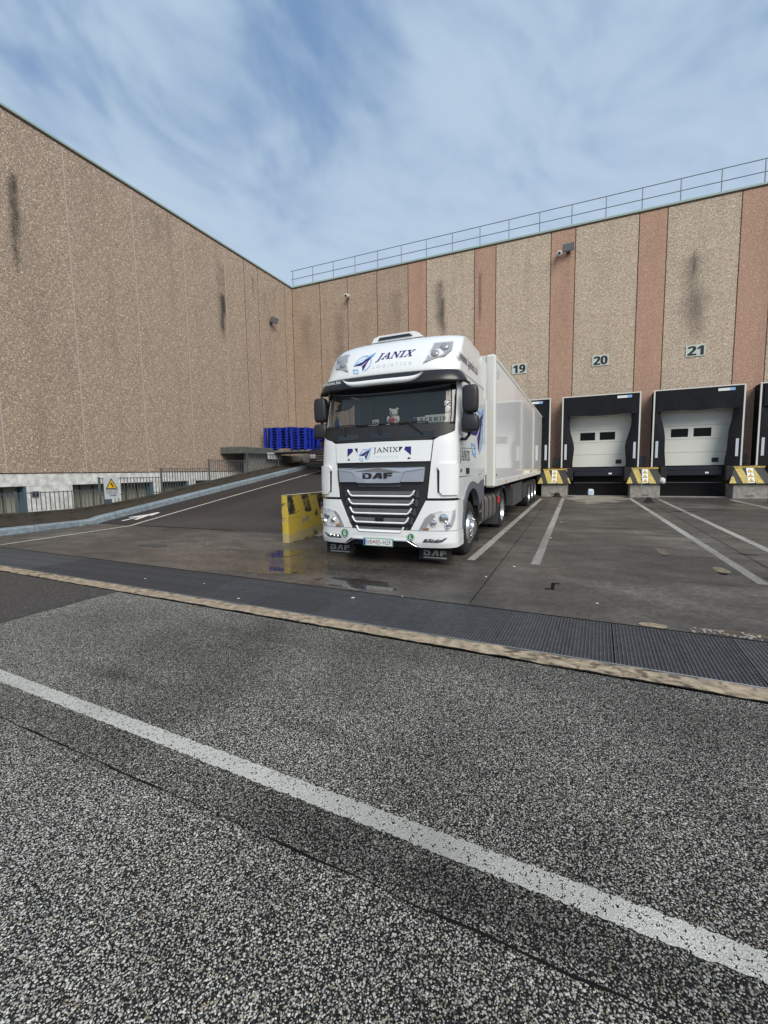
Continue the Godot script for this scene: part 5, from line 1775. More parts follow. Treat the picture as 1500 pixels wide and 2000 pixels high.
func interior(t: Node3D) -> void:
	var b := MB.new()
	b.span(Vector3(-1.16, 1.15, -2.26), Vector3(1.16, 1.25, -.20))
	part("cab_floor", b, M.cab_grey, t)
	b = MB.new()
	b.span(Vector3(-1.12, 1.85, -.62), Vector3(1.12, 2.30, -.26), .04)
	part("dashboard", b, M.cab_grey, t)
	b = MB.new()
	b.span(Vector3(-1.17, 1.3, -2.24), Vector3(1.17, 3.2, -2.20))
	b.span(Vector3(-1.17, 3.12, -2.2), Vector3(1.17, 3.16, -.5))
	part("cab_lining", b, M.cab_lining, t)
	b = MB.new()
	var rows := []
	for j in 3:
		var row := PackedVector3Array()
		for k in 30: row.append(Vector3(-.55 + 1.68 * k / 29.0, lerpf(1.9, 3.05, j / 2.0), -1.45 - .03 * sin(k * 1.3)))
		rows.append(row)
	b.grid(rows)
	part("bunk_curtain", b, M.curtain_grey, t)
	for s in [-1, 1]:
		b = MB.new()
		b.box(Vector3(s * .62, 1.75, -1.15), Vector3(.52, .14, .5), .04)
		b.box(Vector3(s * .62, 2.12, -1.40), Vector3(.50, .75, .14), .05, Basis(Vector3.RIGHT, -.15))
		b.box(Vector3(s * .62, 2.58, -1.46), Vector3(.28, .20, .10), .04)
		part("seat", b, M.grey_cloth, t)
	b = MB.new()
	var ring := PackedVector3Array()
	var tilt := Basis(Vector3.RIGHT, -1.0)
	for k in 25: ring.append(Vector3(.62, 2.24, -.78) + tilt * Vector3(cos(TAU * k / 24.0) * .22, sin(TAU * k / 24.0) * .22, 0))
	b.tube(ring, .017, 8, false)
	b.box(Vector3(.62, 2.23, -.78), Vector3(.40, .05, .03), .01, tilt)
	part("steering_wheel", b, M.black_plastic, t)

	# things lying behind the windscreen
	var dash := CAB + Vector3(0, 2.30, -.34)
	var tb := thing("teddy_bear", "small white teddy bear holding a red heart behind the lorry's windscreen", "toy", dash + Vector3(.14, 0, 0))
	b = MB.new()
	b.ball(Vector3(0, .10, 0), Vector3(.085, .095, .07))
	b.ball(Vector3(0, .24, .01), Vector3(.075, .068, .065))
	b.ball(Vector3(-.062, .30, 0), Vector3(.026, .026, .02)); b.ball(Vector3(.062, .30, 0), Vector3(.026, .026, .02))
	b.ball(Vector3(0, .225, .065), Vector3(.032, .026, .028))
	for s in [-1, 1]:
		b.ball(Vector3(s * .075, .035, .06), Vector3(.045, .035, .06)); b.ball(Vector3(s * .085, .13, .03), Vector3(.032, .06, .04))
	part("body", b, M.plush_white, tb)
	b = MB.new()
	b.ball(Vector3(-.028, .125, .085), Vector3(.034, .034, .02)); b.ball(Vector3(.028, .125, .085), Vector3(.034, .034, .02)); b.ball(Vector3(0, .095, .083), Vector3(.042, .044, .02))
	part("heart", b, M.red, tb)
	b = MB.new()
	b.ball(Vector3(0, .235, .092), Vector3(.012, .010, .008)); b.ball(Vector3(-.026, .262, .066), Vector3(.009, .009, .007)); b.ball(Vector3(.026, .262, .066), Vector3(.009, .009, .007))
	part("face", b, M.letter_black, tb)
	var np := thing("name_board", "pale green-white name board with black capitals leaning behind the windscreen", "sign", dash + Vector3(.80, .0, -.06))
	b = MB.new()
	b.prism(PackedVector2Array([Vector2(-.30, 0), Vector2(.28, .02), Vector2(.30, .17), Vector2(-.10, .165), Vector2(-.10, .145), Vector2(-.30, .14)]), .012, Transform3D(Basis(), Vector3(0, .0, .07)))
	part("board", b, M.cream_plastic, np)
	b = MB.new()
	b.prism(PackedVector2Array([Vector2(-.295, .0), Vector2(-.235, .002), Vector2(-.235, .135), Vector2(-.295, .135)]), .004, Transform3D(Basis(), Vector3(0, .0, .076)))
	part("board_band", b, M.navy, np)
	part("board_letters", lay(word("N E R M I N", true, true), Rect2(-.19, .065, .45, .065), plane(Vector3(0, 0, .078)), Vector3.BACK), M.letter_black, np)
	var dashes := PackedVector2Array()
	for k in 9: dashes.append_array(poly_tris([Vector2(-.08 + k * .028, .034), Vector2(-.058 + k * .028, .034), Vector2(-.058 + k * .028, .046), Vector2(-.08 + k * .028, .046)]))
	part("board_line", lay(dashes, Rect2(0, 0, 1, 1), plane(Vector3(0, 0, .078)), Vector3.BACK), M.letter_black, np)
	var cl := thing("dashboard_badge", "small white badge with dark figures standing left of the teddy bear", "badge", dash + Vector3(-.22, .0, .0))
	b = MB.new()
	b.box(Vector3(0, .03, .03), Vector3(.20, .06, .05), .015)
	part("foot", b, M.cream_plastic, cl)
	b = MB.new()
	b.box(Vector3(.03, .10, .02), Vector3(.12, .09, .02), .01)
	part("plaque", b, M.sign_face, cl)
	part("figures", lay(word("dv", false, true), Rect2(-.01, .075, .08, .05), plane(Vector3(0, 0, .032)), Vector3.BACK), M.letter_black, cl)
	for k in 2:
		var dd := thing("plush_die", "white plush die with black spots hanging in the windscreen corner", "toy", dash + Vector3(1.06 - .03 * k + .05 * k, .33 - .085 * k, -.02), "plush dice in the windscreen")
		var tw := Basis(Vector3.UP, .5 + k) * Basis(Vector3.RIGHT, .4)
		b = MB.new()
		b.box(Vector3.ZERO, Vector3(.085, .085, .085), .012, tw)
		part("cube", b, M.plush_white, dd)
		b = MB.new()
		for p in [Vector3(0, 0, .043), Vector3(.025, .025, .043), Vector3(-.025, -.025, .043), Vector3(.043, .02, .02), Vector3(.043, -.02, -.02), Vector3(.02, .043, 0), Vector3(-.02, .043, .02)]: b.ball(tw * p, Vector3(.011, .011, .011), 8, 6)
		part("spots", b, M.letter_black, dd)
		b = MB.new()
		b.tube(PackedVector3Array([Vector3(0, .05, 0), Vector3(.0, .38 + .085 * k, -.06)]), .004, 6)
		part("cord", b, M.letter_black, dd)
	var pen := thing("pennant", "blue pennant hanging from a cord at the passenger side of the windscreen", "pennant", dash + Vector3(-.98, .06, -.02))
	b = MB.new()
	b.prism(PackedVector2Array([Vector2(0, .20), Vector2(.05, .05), Vector2(.06, -.02), Vector2(-.03, -.02), Vector2(-.05, .06)]), .01)
	part("cloth", b, M.pennant_blue, pen)
	b = MB.new()
	b.tube(PackedVector3Array([Vector3(0, .2, -.005), Vector3(.01, .48, -.06)]), .004, 6)
	part("cord", b, M.letter_black, pen)
	var cap := thing("cloth_cap", "black cloth cap hanging inside the passenger side of the windscreen", "cap", dash + Vector3(-.86, .46, -.16))
	b = MB.new()
	b.ball(Vector3(0, 0, 0), Vector3(.17, .09, .10), 14, 8, Basis(Vector3.BACK, .35))
	part("crown", b, M.grey_cloth, cap)
	b = MB.new()
	b.ball(Vector3(-.05, -.07, .06), Vector3(.15, .016, .09), 14, 6, Basis(Vector3.BACK, .35))
	part("peak", b, M.grey_cloth, cap)

func chassis(t: Node3D) -> void:
	var b := MB.new()
	for s in [-1, 1]: b.span(Vector3(s * .40, .62, -6.2), Vector3(s * .47, .92, -.6), .01)
	for z in [-2.0, -3.4, -4.6, -6.0]: b.span(Vector3(-.40, .68, z - .06), Vector3(.40, .86, z + .06))
	b.span(Vector3(-1.0, .5, -1.5), Vector3(1.0, .62, -1.3))
	b.span(Vector3(-.95, .45, -5.25), Vector3(.95, .6, -5.05))
	part("chassis_frame", b, M.pit_black, t)
	b = MB.new()
	b.span(Vector3(-1.05, .95, -2.3), Vector3(1.05, 1.15, -.5))
	b.span(Vector3(-.45, .35, -2.6), Vector3(.45, .95, -.35), .05)
	part("engine", b, M.pit_black, t)
	for s in [-1, 1]:
		wheel(t, Vector3(s * 1.20, .505, -1.38), s, .30)
		wheel(t, Vector3(s * 1.21, .505, -5.16), s, .28, .505, true)
		wheel(t, Vector3(s * .90, .505, -5.16), s, .28, .505, true)
		b = MB.new()   # inner arch and rear flap of the front wheel
		var rows := []
		for k in 15:
			var a := lerpf(deg_to_rad(-8), deg_to_rad(186), k / 14.0)
			rows.append(PackedVector3Array([Vector3(s * 1.24, .60 + sin(a) * .655, -1.37 - cos(a) * .68), Vector3(s * .80, .60 + sin(a) * .655, -1.37 - cos(a) * .68)]))
		b.grid(rows)
		part("arch_liner", b, M.black_plastic, t)
		b = MB.new()
		b.span(Vector3(s * 1.24, .15, -2.03), Vector3(s * .84, .62, -2.015))
		part("mud_flap", b, M.rubber, t)
		# drive wheel mudguard
		b = MB.new()
		rows = []
		for k in 13:
			var a := lerpf(deg_to_rad(8), deg_to_rad(172), k / 12.0)
			rows.append(PackedVector3Array([Vector3(s * 1.24, .52 + sin(a) * .62, -5.16 - cos(a) * .66), Vector3(s * 1.24, .48 + sin(a) * .60, -5.16 - cos(a) * .63), Vector3(s * 1.20, .52 + sin(a) * .62, -5.16 - cos(a) * .66), Vector3(s * .58, .52 + sin(a) * .62, -5.16 - cos(a) * .66)]))
		b.grid(rows)
		part("mudguard", b, M.dark_grey, t)
		b = MB.new()
		b.span(Vector3(s * 1.22, .20, -4.46), Vector3(s * .60, .90, -4.44), .004)
		part("mud_flap", b, M.dark_grey, t)
		b = MB.new()
		b.box(Vector3(s * 1.23, .82, -4.43), Vector3(.06, .16, .03), .006)
		part("tail_marker", b, M.red if s > 0 else M.amber, t)
		# fuel tank with straps, ladder box in front of it
		b = MB.new()
		var poly := PackedVector2Array()
		for k in 28:
			var a := TAU * k / 28.0
			poly.append(Vector2(signf(cos(a)) * pow(absf(cos(a)), .45) * .33, signf(sin(a)) * pow(absf(sin(a)), .45) * .30))
		b.prism(poly, 1.75, Transform3D(Basis(), Vector3(s * .90, .72, -2.42)))
		var tank := part("fuel_tank", b, M.tank_metal, t)
		for z in [-2.62, -3.12, -3.62, -4.08]:
			b = MB.new()
			var big := PackedVector2Array()
			for p in poly: big.append(p * 1.03)
			b.prism(big, .05, Transform3D(Basis(), Vector3(s * .90, .72, z)))
			part("tank_strap", b, M.black_plastic, tank)
		b = MB.new()
		b.span(Vector3(s * 1.22, .44, -2.40), Vector3(s * .62, 1.0, -2.10), .03)
		var box := part("battery_box", b, M.tank_metal, t)
		b = MB.new()
		b.span(Vector3(s * 1.23, .52, -2.36), Vector3(s * 1.215, .70, -2.16), .004)
		b.span(Vector3(s * 1.23, .76, -2.36), Vector3(s * 1.215, .94, -2.16), .004)
		part("box_recess", b, M.pit_black, box)
	b = MB.new()
	b.lathe([Vector2(0, .0), Vector2(.5, .0), Vector2(.5, .06), Vector2(0, .06)], Vector3(0, 1.02, -4.6), Vector3.UP, 24)
	part("coupling", b, M.pit_black, t)

func trailer() -> void:
	var o := Vector3(-2.97, .03, -9.75)
	var t := thing("semi_trailer", "long glossy white box trailer backed into dock 19", "trailer", o)
	var L := 13.65
	t.rotation.x = 0.0095
	var y0 := 1.20; var y1 := 4.0; var hw := 1.30
	var b := MB.new()
	# walls as one body with a roof
	for s in [-1, 1]:
		b = MB.new()
		b.span(Vector3(s * hw, y0 + .12, -L + .05), Vector3(s * (hw - .05), y1 - .10, -.12), .0)
		part("side_wall", b, M.trailer_side, t)
		b = MB.new()
		b.span(Vector3(s * (hw + .012), y0 - .02, -L), Vector3(s * (hw - .06), y0 + .13, -.10), .01)
		part("bottom_rail", b, M.rail_white, t)
		b = MB.new()
		b.span(Vector3(s * (hw + .012), y1 - .11, -L), Vector3(s * (hw - .06), y1, -.10), .015)
		part("top_rail", b, M.rail_white, t)
		b = MB.new()
		b.span(Vector3(s * (hw + .02), y0 - .03, -.14), Vector3(s * (hw - .20), y1 + .01, .02), .05)
		var post := part("corner_post", b, M.rail_white, t)
		b = MB.new()
		for k in 30:
			for z in [-.125]:
				b.lathe([Vector2(0, .006), Vector2(.008, .004), Vector2(.010, 0)], Vector3(s * (hw + .02), y0 + .06 + k * .094, -.125), Vector3(s, 0, 0), 6)
		part("rivets", b, M.silver, post)
		# painted boards, lamps and markings along the lower edge
		b = MB.new()
		for k in 5: b.box(Vector3(s * (hw + .02), y0 + .06, -1.6 - k * 2.7), Vector3(.02, .05, .10), .004)
		part("side_marker", b, M.amber, t)
		b = MB.new()
		b.box(Vector3(s * (hw + .006), y0 + .24, -.30), Vector3(.004, .05, .12))
		part("maker_mark", b, M.red, t)
		b = MB.new()
		b.box(Vector3(s * (hw + .004), y1 - .34, -.42), Vector3(.004, .18, .20))
		part("side_sticker", b, M.pale_strip, t)
	b = MB.new()
	b.span(Vector3(-hw + .20, y0, -.08), Vector3(hw - .20, y1, 0), .01)
	part("front_wall", b, M.trailer_front, t)
	b = MB.new()
	b.span(Vector3(-hw + .06, y1 - .05, -L), Vector3(hw - .06, y1 - .005, -.08))
	part("roof", b, M.trailer_front, t)
	b = MB.new()
	b.span(Vector3(-hw + .06, y0 - .02, -L), Vector3(hw - .06, y0 + .10, -.1))
	part("floor", b, M.pit_black, t)
	b = MB.new()
	b.span(Vector3(-.9, 2.3, 0), Vector3(.9, 3.9, .42), .06)
	part("cooling_unit", b, M.rail_white, t)
	b = MB.new()
	for s in [-1, 1]: b.span(Vector3(s * hw, y0, -L - .06), Vector3(s * (hw - .12), y1, -L), .01)
	b.span(Vector3(-hw + .12, y1 - .14, -L - .06), Vector3(hw - .12, y1, -L), .01)
	part("rear_frame", b, M.galvanised, t)
	# running gear
	b = MB.new()
	for s in [-1, 1]: b.span(Vector3(s * .52, .82, -L + .2), Vector3(s * .60, y0 - .02, -1.0), .01)
	for z in [-7.9, -9.2, -10.5]: b.span(Vector3(-1.0, .45, z - .07), Vector3(1.0, .59, z + .07))
	part("chassis_frame", b, M.pit_black, t)
	for z in [-7.9, -9.2, -10.5]:
		for s in [-1, 1]:
			wheel(t, Vector3(s * 1.27, .52, z), s, .38, .50, true)
	for s in [-1, 1]:
		b = MB.new()
		b.span(Vector3(s * 1.24, .42, -5.9), Vector3(s * .64, 1.08, -3.75), .02)
		part("pallet_box", b, M.arch_dark, t)
		b = MB.new()
		b.span(Vector3(s * .98, .10, -3.1), Vector3(s * .86, y0, -2.98), .01)
		b.span(Vector3(s * 1.06, .06, -3.18), Vector3(s * .78, .10, -2.9), .01)
		part("landing_leg", b, M.dark_grey, t)
		b = MB.new()
		b.span(Vector3(s * 1.26, .50, -7.1), Vector3(s * 1.23, 1.0, -6.0), .01)
		part("side_guard", b, M.dark_grey, t)
		b = MB.new()
		b.lathe([Vector2(0, .02), Vector2(.035, .02), Vector2(.035, 0)], Vector3(s * 1.28, 1.06, -2.9), Vector3(s, 0, 0), 12)
		part("side_lamp", b, M.red, t)
	b = MB.new()
	b.tube(PackedVector3Array([Vector3(.2, 1.3, .02), Vector3(.25, 1.0, .25), Vector3(.1, 1.0, .5), Vector3(.0, 1.3, .62)]), .018, 8)
	part("air_hose", b, M.red, t)

# ---------------------------------------------------------------- ramp side, fence, small things
const FENCE_X := -15.2
func bank_y(z: float) -> float:
	var k := [[3.0, .5], [-9.2, .5], [-10.6, .62], [-12.3, .83], [-13.5, 1.06], [-15.0, 1.28], [-17.2, 1.59], [-20.0, 1.98], [-22.7, 2.34], [-23.7, 2.4]]
	for i in k.size() - 1:
		if z >= k[i + 1][0]: return lerpf(k[i][1], k[i + 1][1], (z - k[i][0]) / (k[i + 1][0] - k[i][0]))
	return 2.4

func ramp_side() -> void:
	# kerb of cut stones
	var kerb := Node3D.new()
	kerb.name = "kerb"; kerb.set_meta("kind", "structure"); add_child(kerb)
	var z := 0.0
	while z > -22.6:
		var l := 1.2
		var za := z - .006; var zb := z - l + .006
		var b := MB.new()
		b.color(Color(1, 1, 1) * rng.randf_range(.85, 1.1))
		var n := 3
		for i in n:
			var z0 := lerpf(za, zb, i / float(n)); var z1 := lerpf(za, zb, (i + 1) / float(n))
			var g := func(zz: float) -> float: return ramp_y(zz) if zz < -8.9 else 0.0
			var q0: float = g.call(z0); var q1: float = g.call(z1)
			# section: face, chamfer, top, back
			var sec := [Vector2(0, -.1), Vector2(-.015, .155), Vector2(-.045, .195), Vector2(-.27, .20), Vector2(-.27, -.1)]
			for k in sec.size() - 1:
				var s0: Vector2 = sec[k]; var s1: Vector2 = sec[k + 1]
				b.quad_out(Vector3(KERB_X + s0.x, q0 + s0.y, z0), Vector3(KERB_X + s1.x, q0 + s1.y, z0), Vector3(KERB_X + s1.x, q1 + s1.y, z1), Vector3(KERB_X + s0.x, q1 + s0.y, z1), Vector3(KERB_X - .14, (q0 + q1) * .5, (z0 + z1) * .5))
		part("kerb_stone", b, M.kerb_stone, kerb)
		z -= l
	# soil and litter between kerb and wall
	var b := MB.new()
	b.soft()
	for i in 190:
		for j in 10:
			var q := []
			for e in [[i, j], [i + 1, j], [i + 1, j + 1], [i, j + 1]]:
				var zz: float = 0.5 - e[0] * .125
				var u: float = e[1] / 10.0
				var xx := lerpf(KERB_X - .25, FENCE_X + .10, u)
				var y0 := (ramp_y(zz) if zz < -8.9 else 0.0) + .17
				var y1 := bank_y(zz) - .10
				q.append(Vector3(xx, lerpf(y0, y1, u * u) + .05 * fine_noise.get_noise_2d(xx * 18.0, zz * 18.0), zz))
			for k in [0, 1, 2, 0, 2, 3]:
				var p: Vector3 = q[k]
				var v := 1.0 + .9 * fine_noise.get_noise_2d(p.x * 16.0 + 7.0, p.z * 16.0) + .5 * slow_noise.get_noise_2d(p.x * 9.0, p.z * 9.0)
				b.color(Color(v, v, v * .95)); b.st.add_vertex(p)
	structure("soil_bed", b, M.soil)
	# low retaining wall that carries the fence
	var wall := MB.new()
	for i in 95:
		var z0 := .5 - i * .25; var z1 := z0 - .25
		var v := 1.0 + .8 * fine_noise.get_noise_2d(z0 * 9.0, 2.0)
		wall.color(Color(v, v, v * .9))
		var a := [Vector3(FENCE_X + .12, bank_y(z0) - .7, z0), Vector3(FENCE_X + .12, bank_y(z0), z0), Vector3(FENCE_X - .10, bank_y(z0), z0), Vector3(FENCE_X - .10, -1.2, z0)]
		var c := [Vector3(FENCE_X + .12, bank_y(z1) - .7, z1), Vector3(FENCE_X + .12, bank_y(z1), z1), Vector3(FENCE_X - .10, bank_y(z1), z1), Vector3(FENCE_X - .10, -1.2, z1)]
		for k in 3: wall.quad_out(a[k], a[k + 1], c[k + 1], c[k], Vector3(FENCE_X, bank_y(z0) - .4, (z0 + z1) * .5))
	tag(part("low_wall", wall, M.dark_concrete), "low dark mossy concrete wall carrying the stepped fence", "wall")
	# stepped bar fence
	var f := thing("bar_fence", "grey steel bar fence stepping up the ramp in front of the white base", "fence", Vector3(FENCE_X, 0, 0))
	var posts := [-4.9, -7.4, -9.9, -12.4, -14.9, -17.4, -19.95, -22.6]
	var tops := [1.11, 1.11, 1.50, 1.83, 2.22, 2.62, 2.90]
	for i in posts.size():
		var top: float = tops[mini(i, tops.size() - 1)]
		b = MB.new()
		b.span(Vector3(-.03, bank_y(posts[i]) - .02, posts[i] - .03), Vector3(.03, top + .02, posts[i] + .03), .004)
		part("post", b, M.fence_grey, f)
	for i in tops.size():
		var za: float = posts[i]; var zb: float = posts[i + 1]; var top: float = tops[i]
		for yy in [top - .03, top - .62]:
			if yy < bank_y(zb) + .03: continue
			b = MB.new()
			b.span(Vector3(-.006, yy - .012, zb + .031), Vector3(.006, yy + .012, za - .031))
			part("rail", b, M.fence_grey, f)
		var n := 19
		for k in range(1, n):
			var zz := lerpf(za, zb, k / float(n))
			b = MB.new()
			b.span(Vector3(-.011, maxf(bank_y(zz) + .02, top - 1.02), zz - .008), Vector3(.011, top, zz + .008))
			part("bar", b, M.fence_grey, f)
	# slippery-surface board on the fence
	var sg := thing("warning_board", "grey-white board with a yellow slip-hazard triangle and an arrow on the fence", "sign", Vector3(FENCE_X + .06, .74, -10.29))
	sg.rotation.y = PI / 2
	b = MB.new()
	b.box(Vector3(0, .38, 0), Vector3(.54, .76, .012), .003)
	part("board", b, M.sign_face, sg)
	var on := func(d: float) -> Callable: return plane(Vector3(0, 0, .006 + d))
	part("triangle_rim", lay(poly_tris([Vector2(-.22, .36), Vector2(.22, .36), Vector2(0, .735)]), Rect2(0, 0, 1, 1), on.call(.003), Vector3.BACK), M.letter_black, sg)
	part("triangle_face", lay(poly_tris([Vector2(-.17, .387), Vector2(.17, .387), Vector2(0, .675)]), Rect2(0, 0, 1, 1), on.call(.006), Vector3.BACK), M.yellow_sign, sg)
	var man := disc_tris(Vector2(-.005, .565), 0.0, .022)
	for poly in [[Vector2(-.02, .545), Vector2(.02, .545), Vector2(.035, .47), Vector2(.0, .465)], [Vector2(-.075, .50), Vector2(-.07, .52), Vector2(.02, .54), Vector2(.065, .545), Vector2(.06, .525), Vector2(-.01, .515)], [Vector2(.0, .47), Vector2(.03, .475), Vector2(.035, .41), Vector2(.015, .41)], [Vector2(.015, .47), Vector2(.035, .485), Vector2(.10, .435), Vector2(.085, .42)]]:
		man.append_array(poly_tris(poly))
	part("slipping_figure", lay(man, Rect2(0, 0, 1, 1), on.call(.009), Vector3.BACK), M.letter_black, sg)
	for e in [[.335, -.21, .21], [.285, -.23, -.17], [.285, -.14, .02], [.285, .05, .23], [.225, -.22, .02], [.225, .05, .22], [.17, -.17, -.14], [.17, -.11, .18]]:
		var seg := PackedVector2Array()
		var x: float = e[1]
		while x < e[2] - .01:
			seg.append_array(poly_tris([Vector2(x, e[0] - .011), Vector2(x + .018, e[0] - .011), Vector2(x + .018, e[0] + .011), Vector2(x, e[0] + .011)])); x += .024
		part("text_line", lay(seg, Rect2(0, 0, 1, 1), on.call(.003), Vector3.BACK), M.letter_black, sg)
	part("arrow", lay(poly_tris([Vector2(-.10, .105), Vector2(.09, .105), Vector2(.09, .085), Vector2(.15, .115), Vector2(.09, .145), Vector2(.09, .125), Vector2(-.10, .125)]), Rect2(0, 0, 1, 1), on.call(.003), Vector3.BACK), M.letter_black, sg)
	# second notice behind the bars
	var s2 := thing("notice_board", "white notice board behind the fence bars under the blue pallets", "sign", Vector3(FENCE_X - .05, 2.32, -19.68))
	s2.rotation.y = PI / 2
	b = MB.new()
	b.box(Vector3(0, .17, 0), Vector3(1.25, .34, .012), .003)
	part("board", b, M.white_print, s2)
	b = MB.new()
	for yy in [.10, .17, .24]: b.box(Vector3(.0, yy, .008), Vector3(.8, .02, .002))
	part("text_line", b, M.dark_grey, s2)

	# raised deck in the corner for the pallets
	var dk := thing("pallet_deck", "grey concrete deck in the corner of the yard with blue pallets on it", "platform")
	b = MB.new()
	b.color(Color(.55, .58, .58))
	b.span(Vector3(LEFT + .02, 2.66, -21.5), Vector3(-12.65, 2.78, -19.6), .02)
	part("slab", b, M.concrete, dk)
	b = MB.new()
	b.color(Color(.36, .40, .40))
	b.span(Vector3(LEFT + .02, 2.56, -19.59), Vector3(-15.25, 2.90, -17.05), .02)
	part("beam", b, M.concrete, dk)
	b = MB.new()
	b.color(Color(1.6, 1.6, 1.5))
	b.span(Vector3(-15.15, 1.5, -22.5), Vector3(-12.70, 2.75, -22.2), .01)
	part("end_wall", b, M.concrete, dk)
	b = MB.new()
	b.color(Color(2.0, 2.0, 1.9))
	b.span(Vector3(LEFT + .02, -1.2, -23.6), Vector3(-12.9, 2.65, -23.2))
	part("back_wall", b, M.concrete, dk)
	b = MB.new()
	b.color(Color(2.0, 2.0, 1.9))
	b.span(Vector3(-15.85, -1.2, -22.9), Vector3(-15.50, 2.555, -17.9), .01)
	part("side_wall", b, M.concrete, dk)
	pallets()
	black_car()
	barrier()

func pallets() -> void:
	var W := 1.0; var D := .8; var H := .144
	var src := thing("plastic_pallet", "", "pallet", Vector3.ZERO, "blue plastic pallets stacked on the deck")
	var b := MB.new()
	for k in 5: b.span(Vector3(-W / 2, H - .025, -D / 2 + k * .165), Vector3(W / 2, H - .004, -D / 2 + k * .165 + .14), .004)
	b.span(Vector3(-W / 2, H - .032, D / 2 - .03), Vector3(W / 2, H - .004, D / 2), .003)
	part("deck", b, M.blue_plastic, src)
	var foot := MB.new()
	foot.box(Vector3(0, .058, 0), Vector3(.14, .112, .12), .006)
	var fm := foot.mesh()
	for i in 3:
		for j in 3:
			var p := part("foot", fm, M.blue_plastic, src)
			p.position = Vector3((i - 1) * (W - .14) / 2, .002, (j - 1) * (D - .12) / 2)
	for i in 3:
		b = MB.new()
		b.box(Vector3((i - 1) * (W - .14) / 2, .008, 0), Vector3(.13, .014, D), .003)
		part("runner", b, M.blue_plastic, src)
	var lip := MB.new()
	lip.span(Vector3(-W / 2 + .14, H - .036, D / 2 - .004), Vector3(W / 2 - .14, H - .030, D / 2 + .004))
	part("edge", lip, M.blue_light, src)
	# [x centre, front z, count, label, base]
	var first := true
	for e in [[-15.70, -20.0, 9, "against the brown warehouse wall", 2.78], [-14.66, -20.0, 8, "standing on a board", 2.90], [-13.58, -19.55, 8, "next to the black car", 2.78], [-12.52 - .5, -20.6, 8, "tucked in behind", 2.78]]:
		for k in e[2]:
			var at := Vector3(e[0] + rng.randf_range(-.012, .012), e[4] + k * H, e[1] - D / 2 + rng.randf_range(-.012, .012))
			var where: String = ["lowest", "second up", "third up", "fourth up", "fifth up", "sixth up", "seventh up", "eighth up", "ninth up"][k]
			var label: String = "blue plastic pallet, %s of the stack %s" % [where, e[3]]
			if first:
				src.position = at; src.set_meta("label", label); first = false
			else:
				copy(src, at, label)
	b = MB.new()
	b.span(Vector3(-15.16, 2.78, -20.8), Vector3(-14.16, 2.90, -20.0), .006)
	tag(part("packing_board", b, M.cardboard), "brown packing board under a stack of blue pallets", "board")

func black_car() -> void:
	var z0 := -18.6
	var t := thing("black_car", "black car nosing down the ramp, half hidden behind the white lorry", "car", Vector3(-11.15, ramp_y(z0) + .01, z0))
	t.scale = Vector3.ONE * 1.2
	t.rotation.x = atan(0.144)
	var b := MB.new()
	# body drawn across the car from a side outline (depth, height)
	var outline := PackedVector2Array([Vector2(.0, .30), Vector2(-.02, .55), Vector2(.03, .86), Vector2(.12, 1.0), Vector2(1.15, 1.16), Vector2(1.85, 1.66), Vector2(2.3, 1.76), Vector2(3.7, 1.74), Vector2(4.25, 1.2), Vector2(4.35, .6), Vector2(4.3, .32), Vector2(3.9, .28), Vector2(3.8, .6), Vector2(3.5, .74), Vector2(3.2, .6), Vector2(3.1, .26), Vector2(1.3, .26), Vector2(1.2, .6), Vector2(.9, .74), Vector2(.6, .6), Vector2(.5, .26)])
	b.prism(outline, 1.78, Transform3D(Basis(Vector3(0, 0, -1), Vector3.UP, Vector3(1, 0, 0)), Vector3(.89, 0, 0)))
	part("body", b, M.gloss_black, t)
	b = MB.new()
	b.span(Vector3(-.86, .28, -.04), Vector3(.86, .52, .10), .05)
	part("bumper", b, M.black_plastic, t)
	b = MB.new()
	for k in 3: b.span(Vector3(-.55, .58 + k * .09, .02), Vector3(.55, .61 + k * .09, .05), .006)
	part("radiator_grille", b, M.chrome, t)
	for s in [-1, 1]:
		b = MB.new()
		b.span(Vector3(s * .86, .66, -.12), Vector3(s * .58, .84, .035), .03)
		part("headlight", b, M.lamp_bowl, t)
		b = MB.new()
		b.span(Vector3(s * 1.08, 1.06, -1.32), Vector3(s * .90, 1.22, -1.18), .03)
		part("mirror", b, M.gloss_black, t)
		wheel(t, Vector3(s * .88, .33, -.9), s, .22, .33, true)
		wheel(t, Vector3(s * .88, .33, -3.5), s, .22, .33, true)
	b = MB.new()
	b.prism(PackedVector2Array([Vector2(-.72, 0), Vector2(.72, 0), Vector2(.60, .60), Vector2(-.60, .60)]), .01, Transform3D(Basis(Vector3.RIGHT, -.95), Vector3(0, 1.17, -1.12)))
	part("windscreen", b, M.window_glass, t)

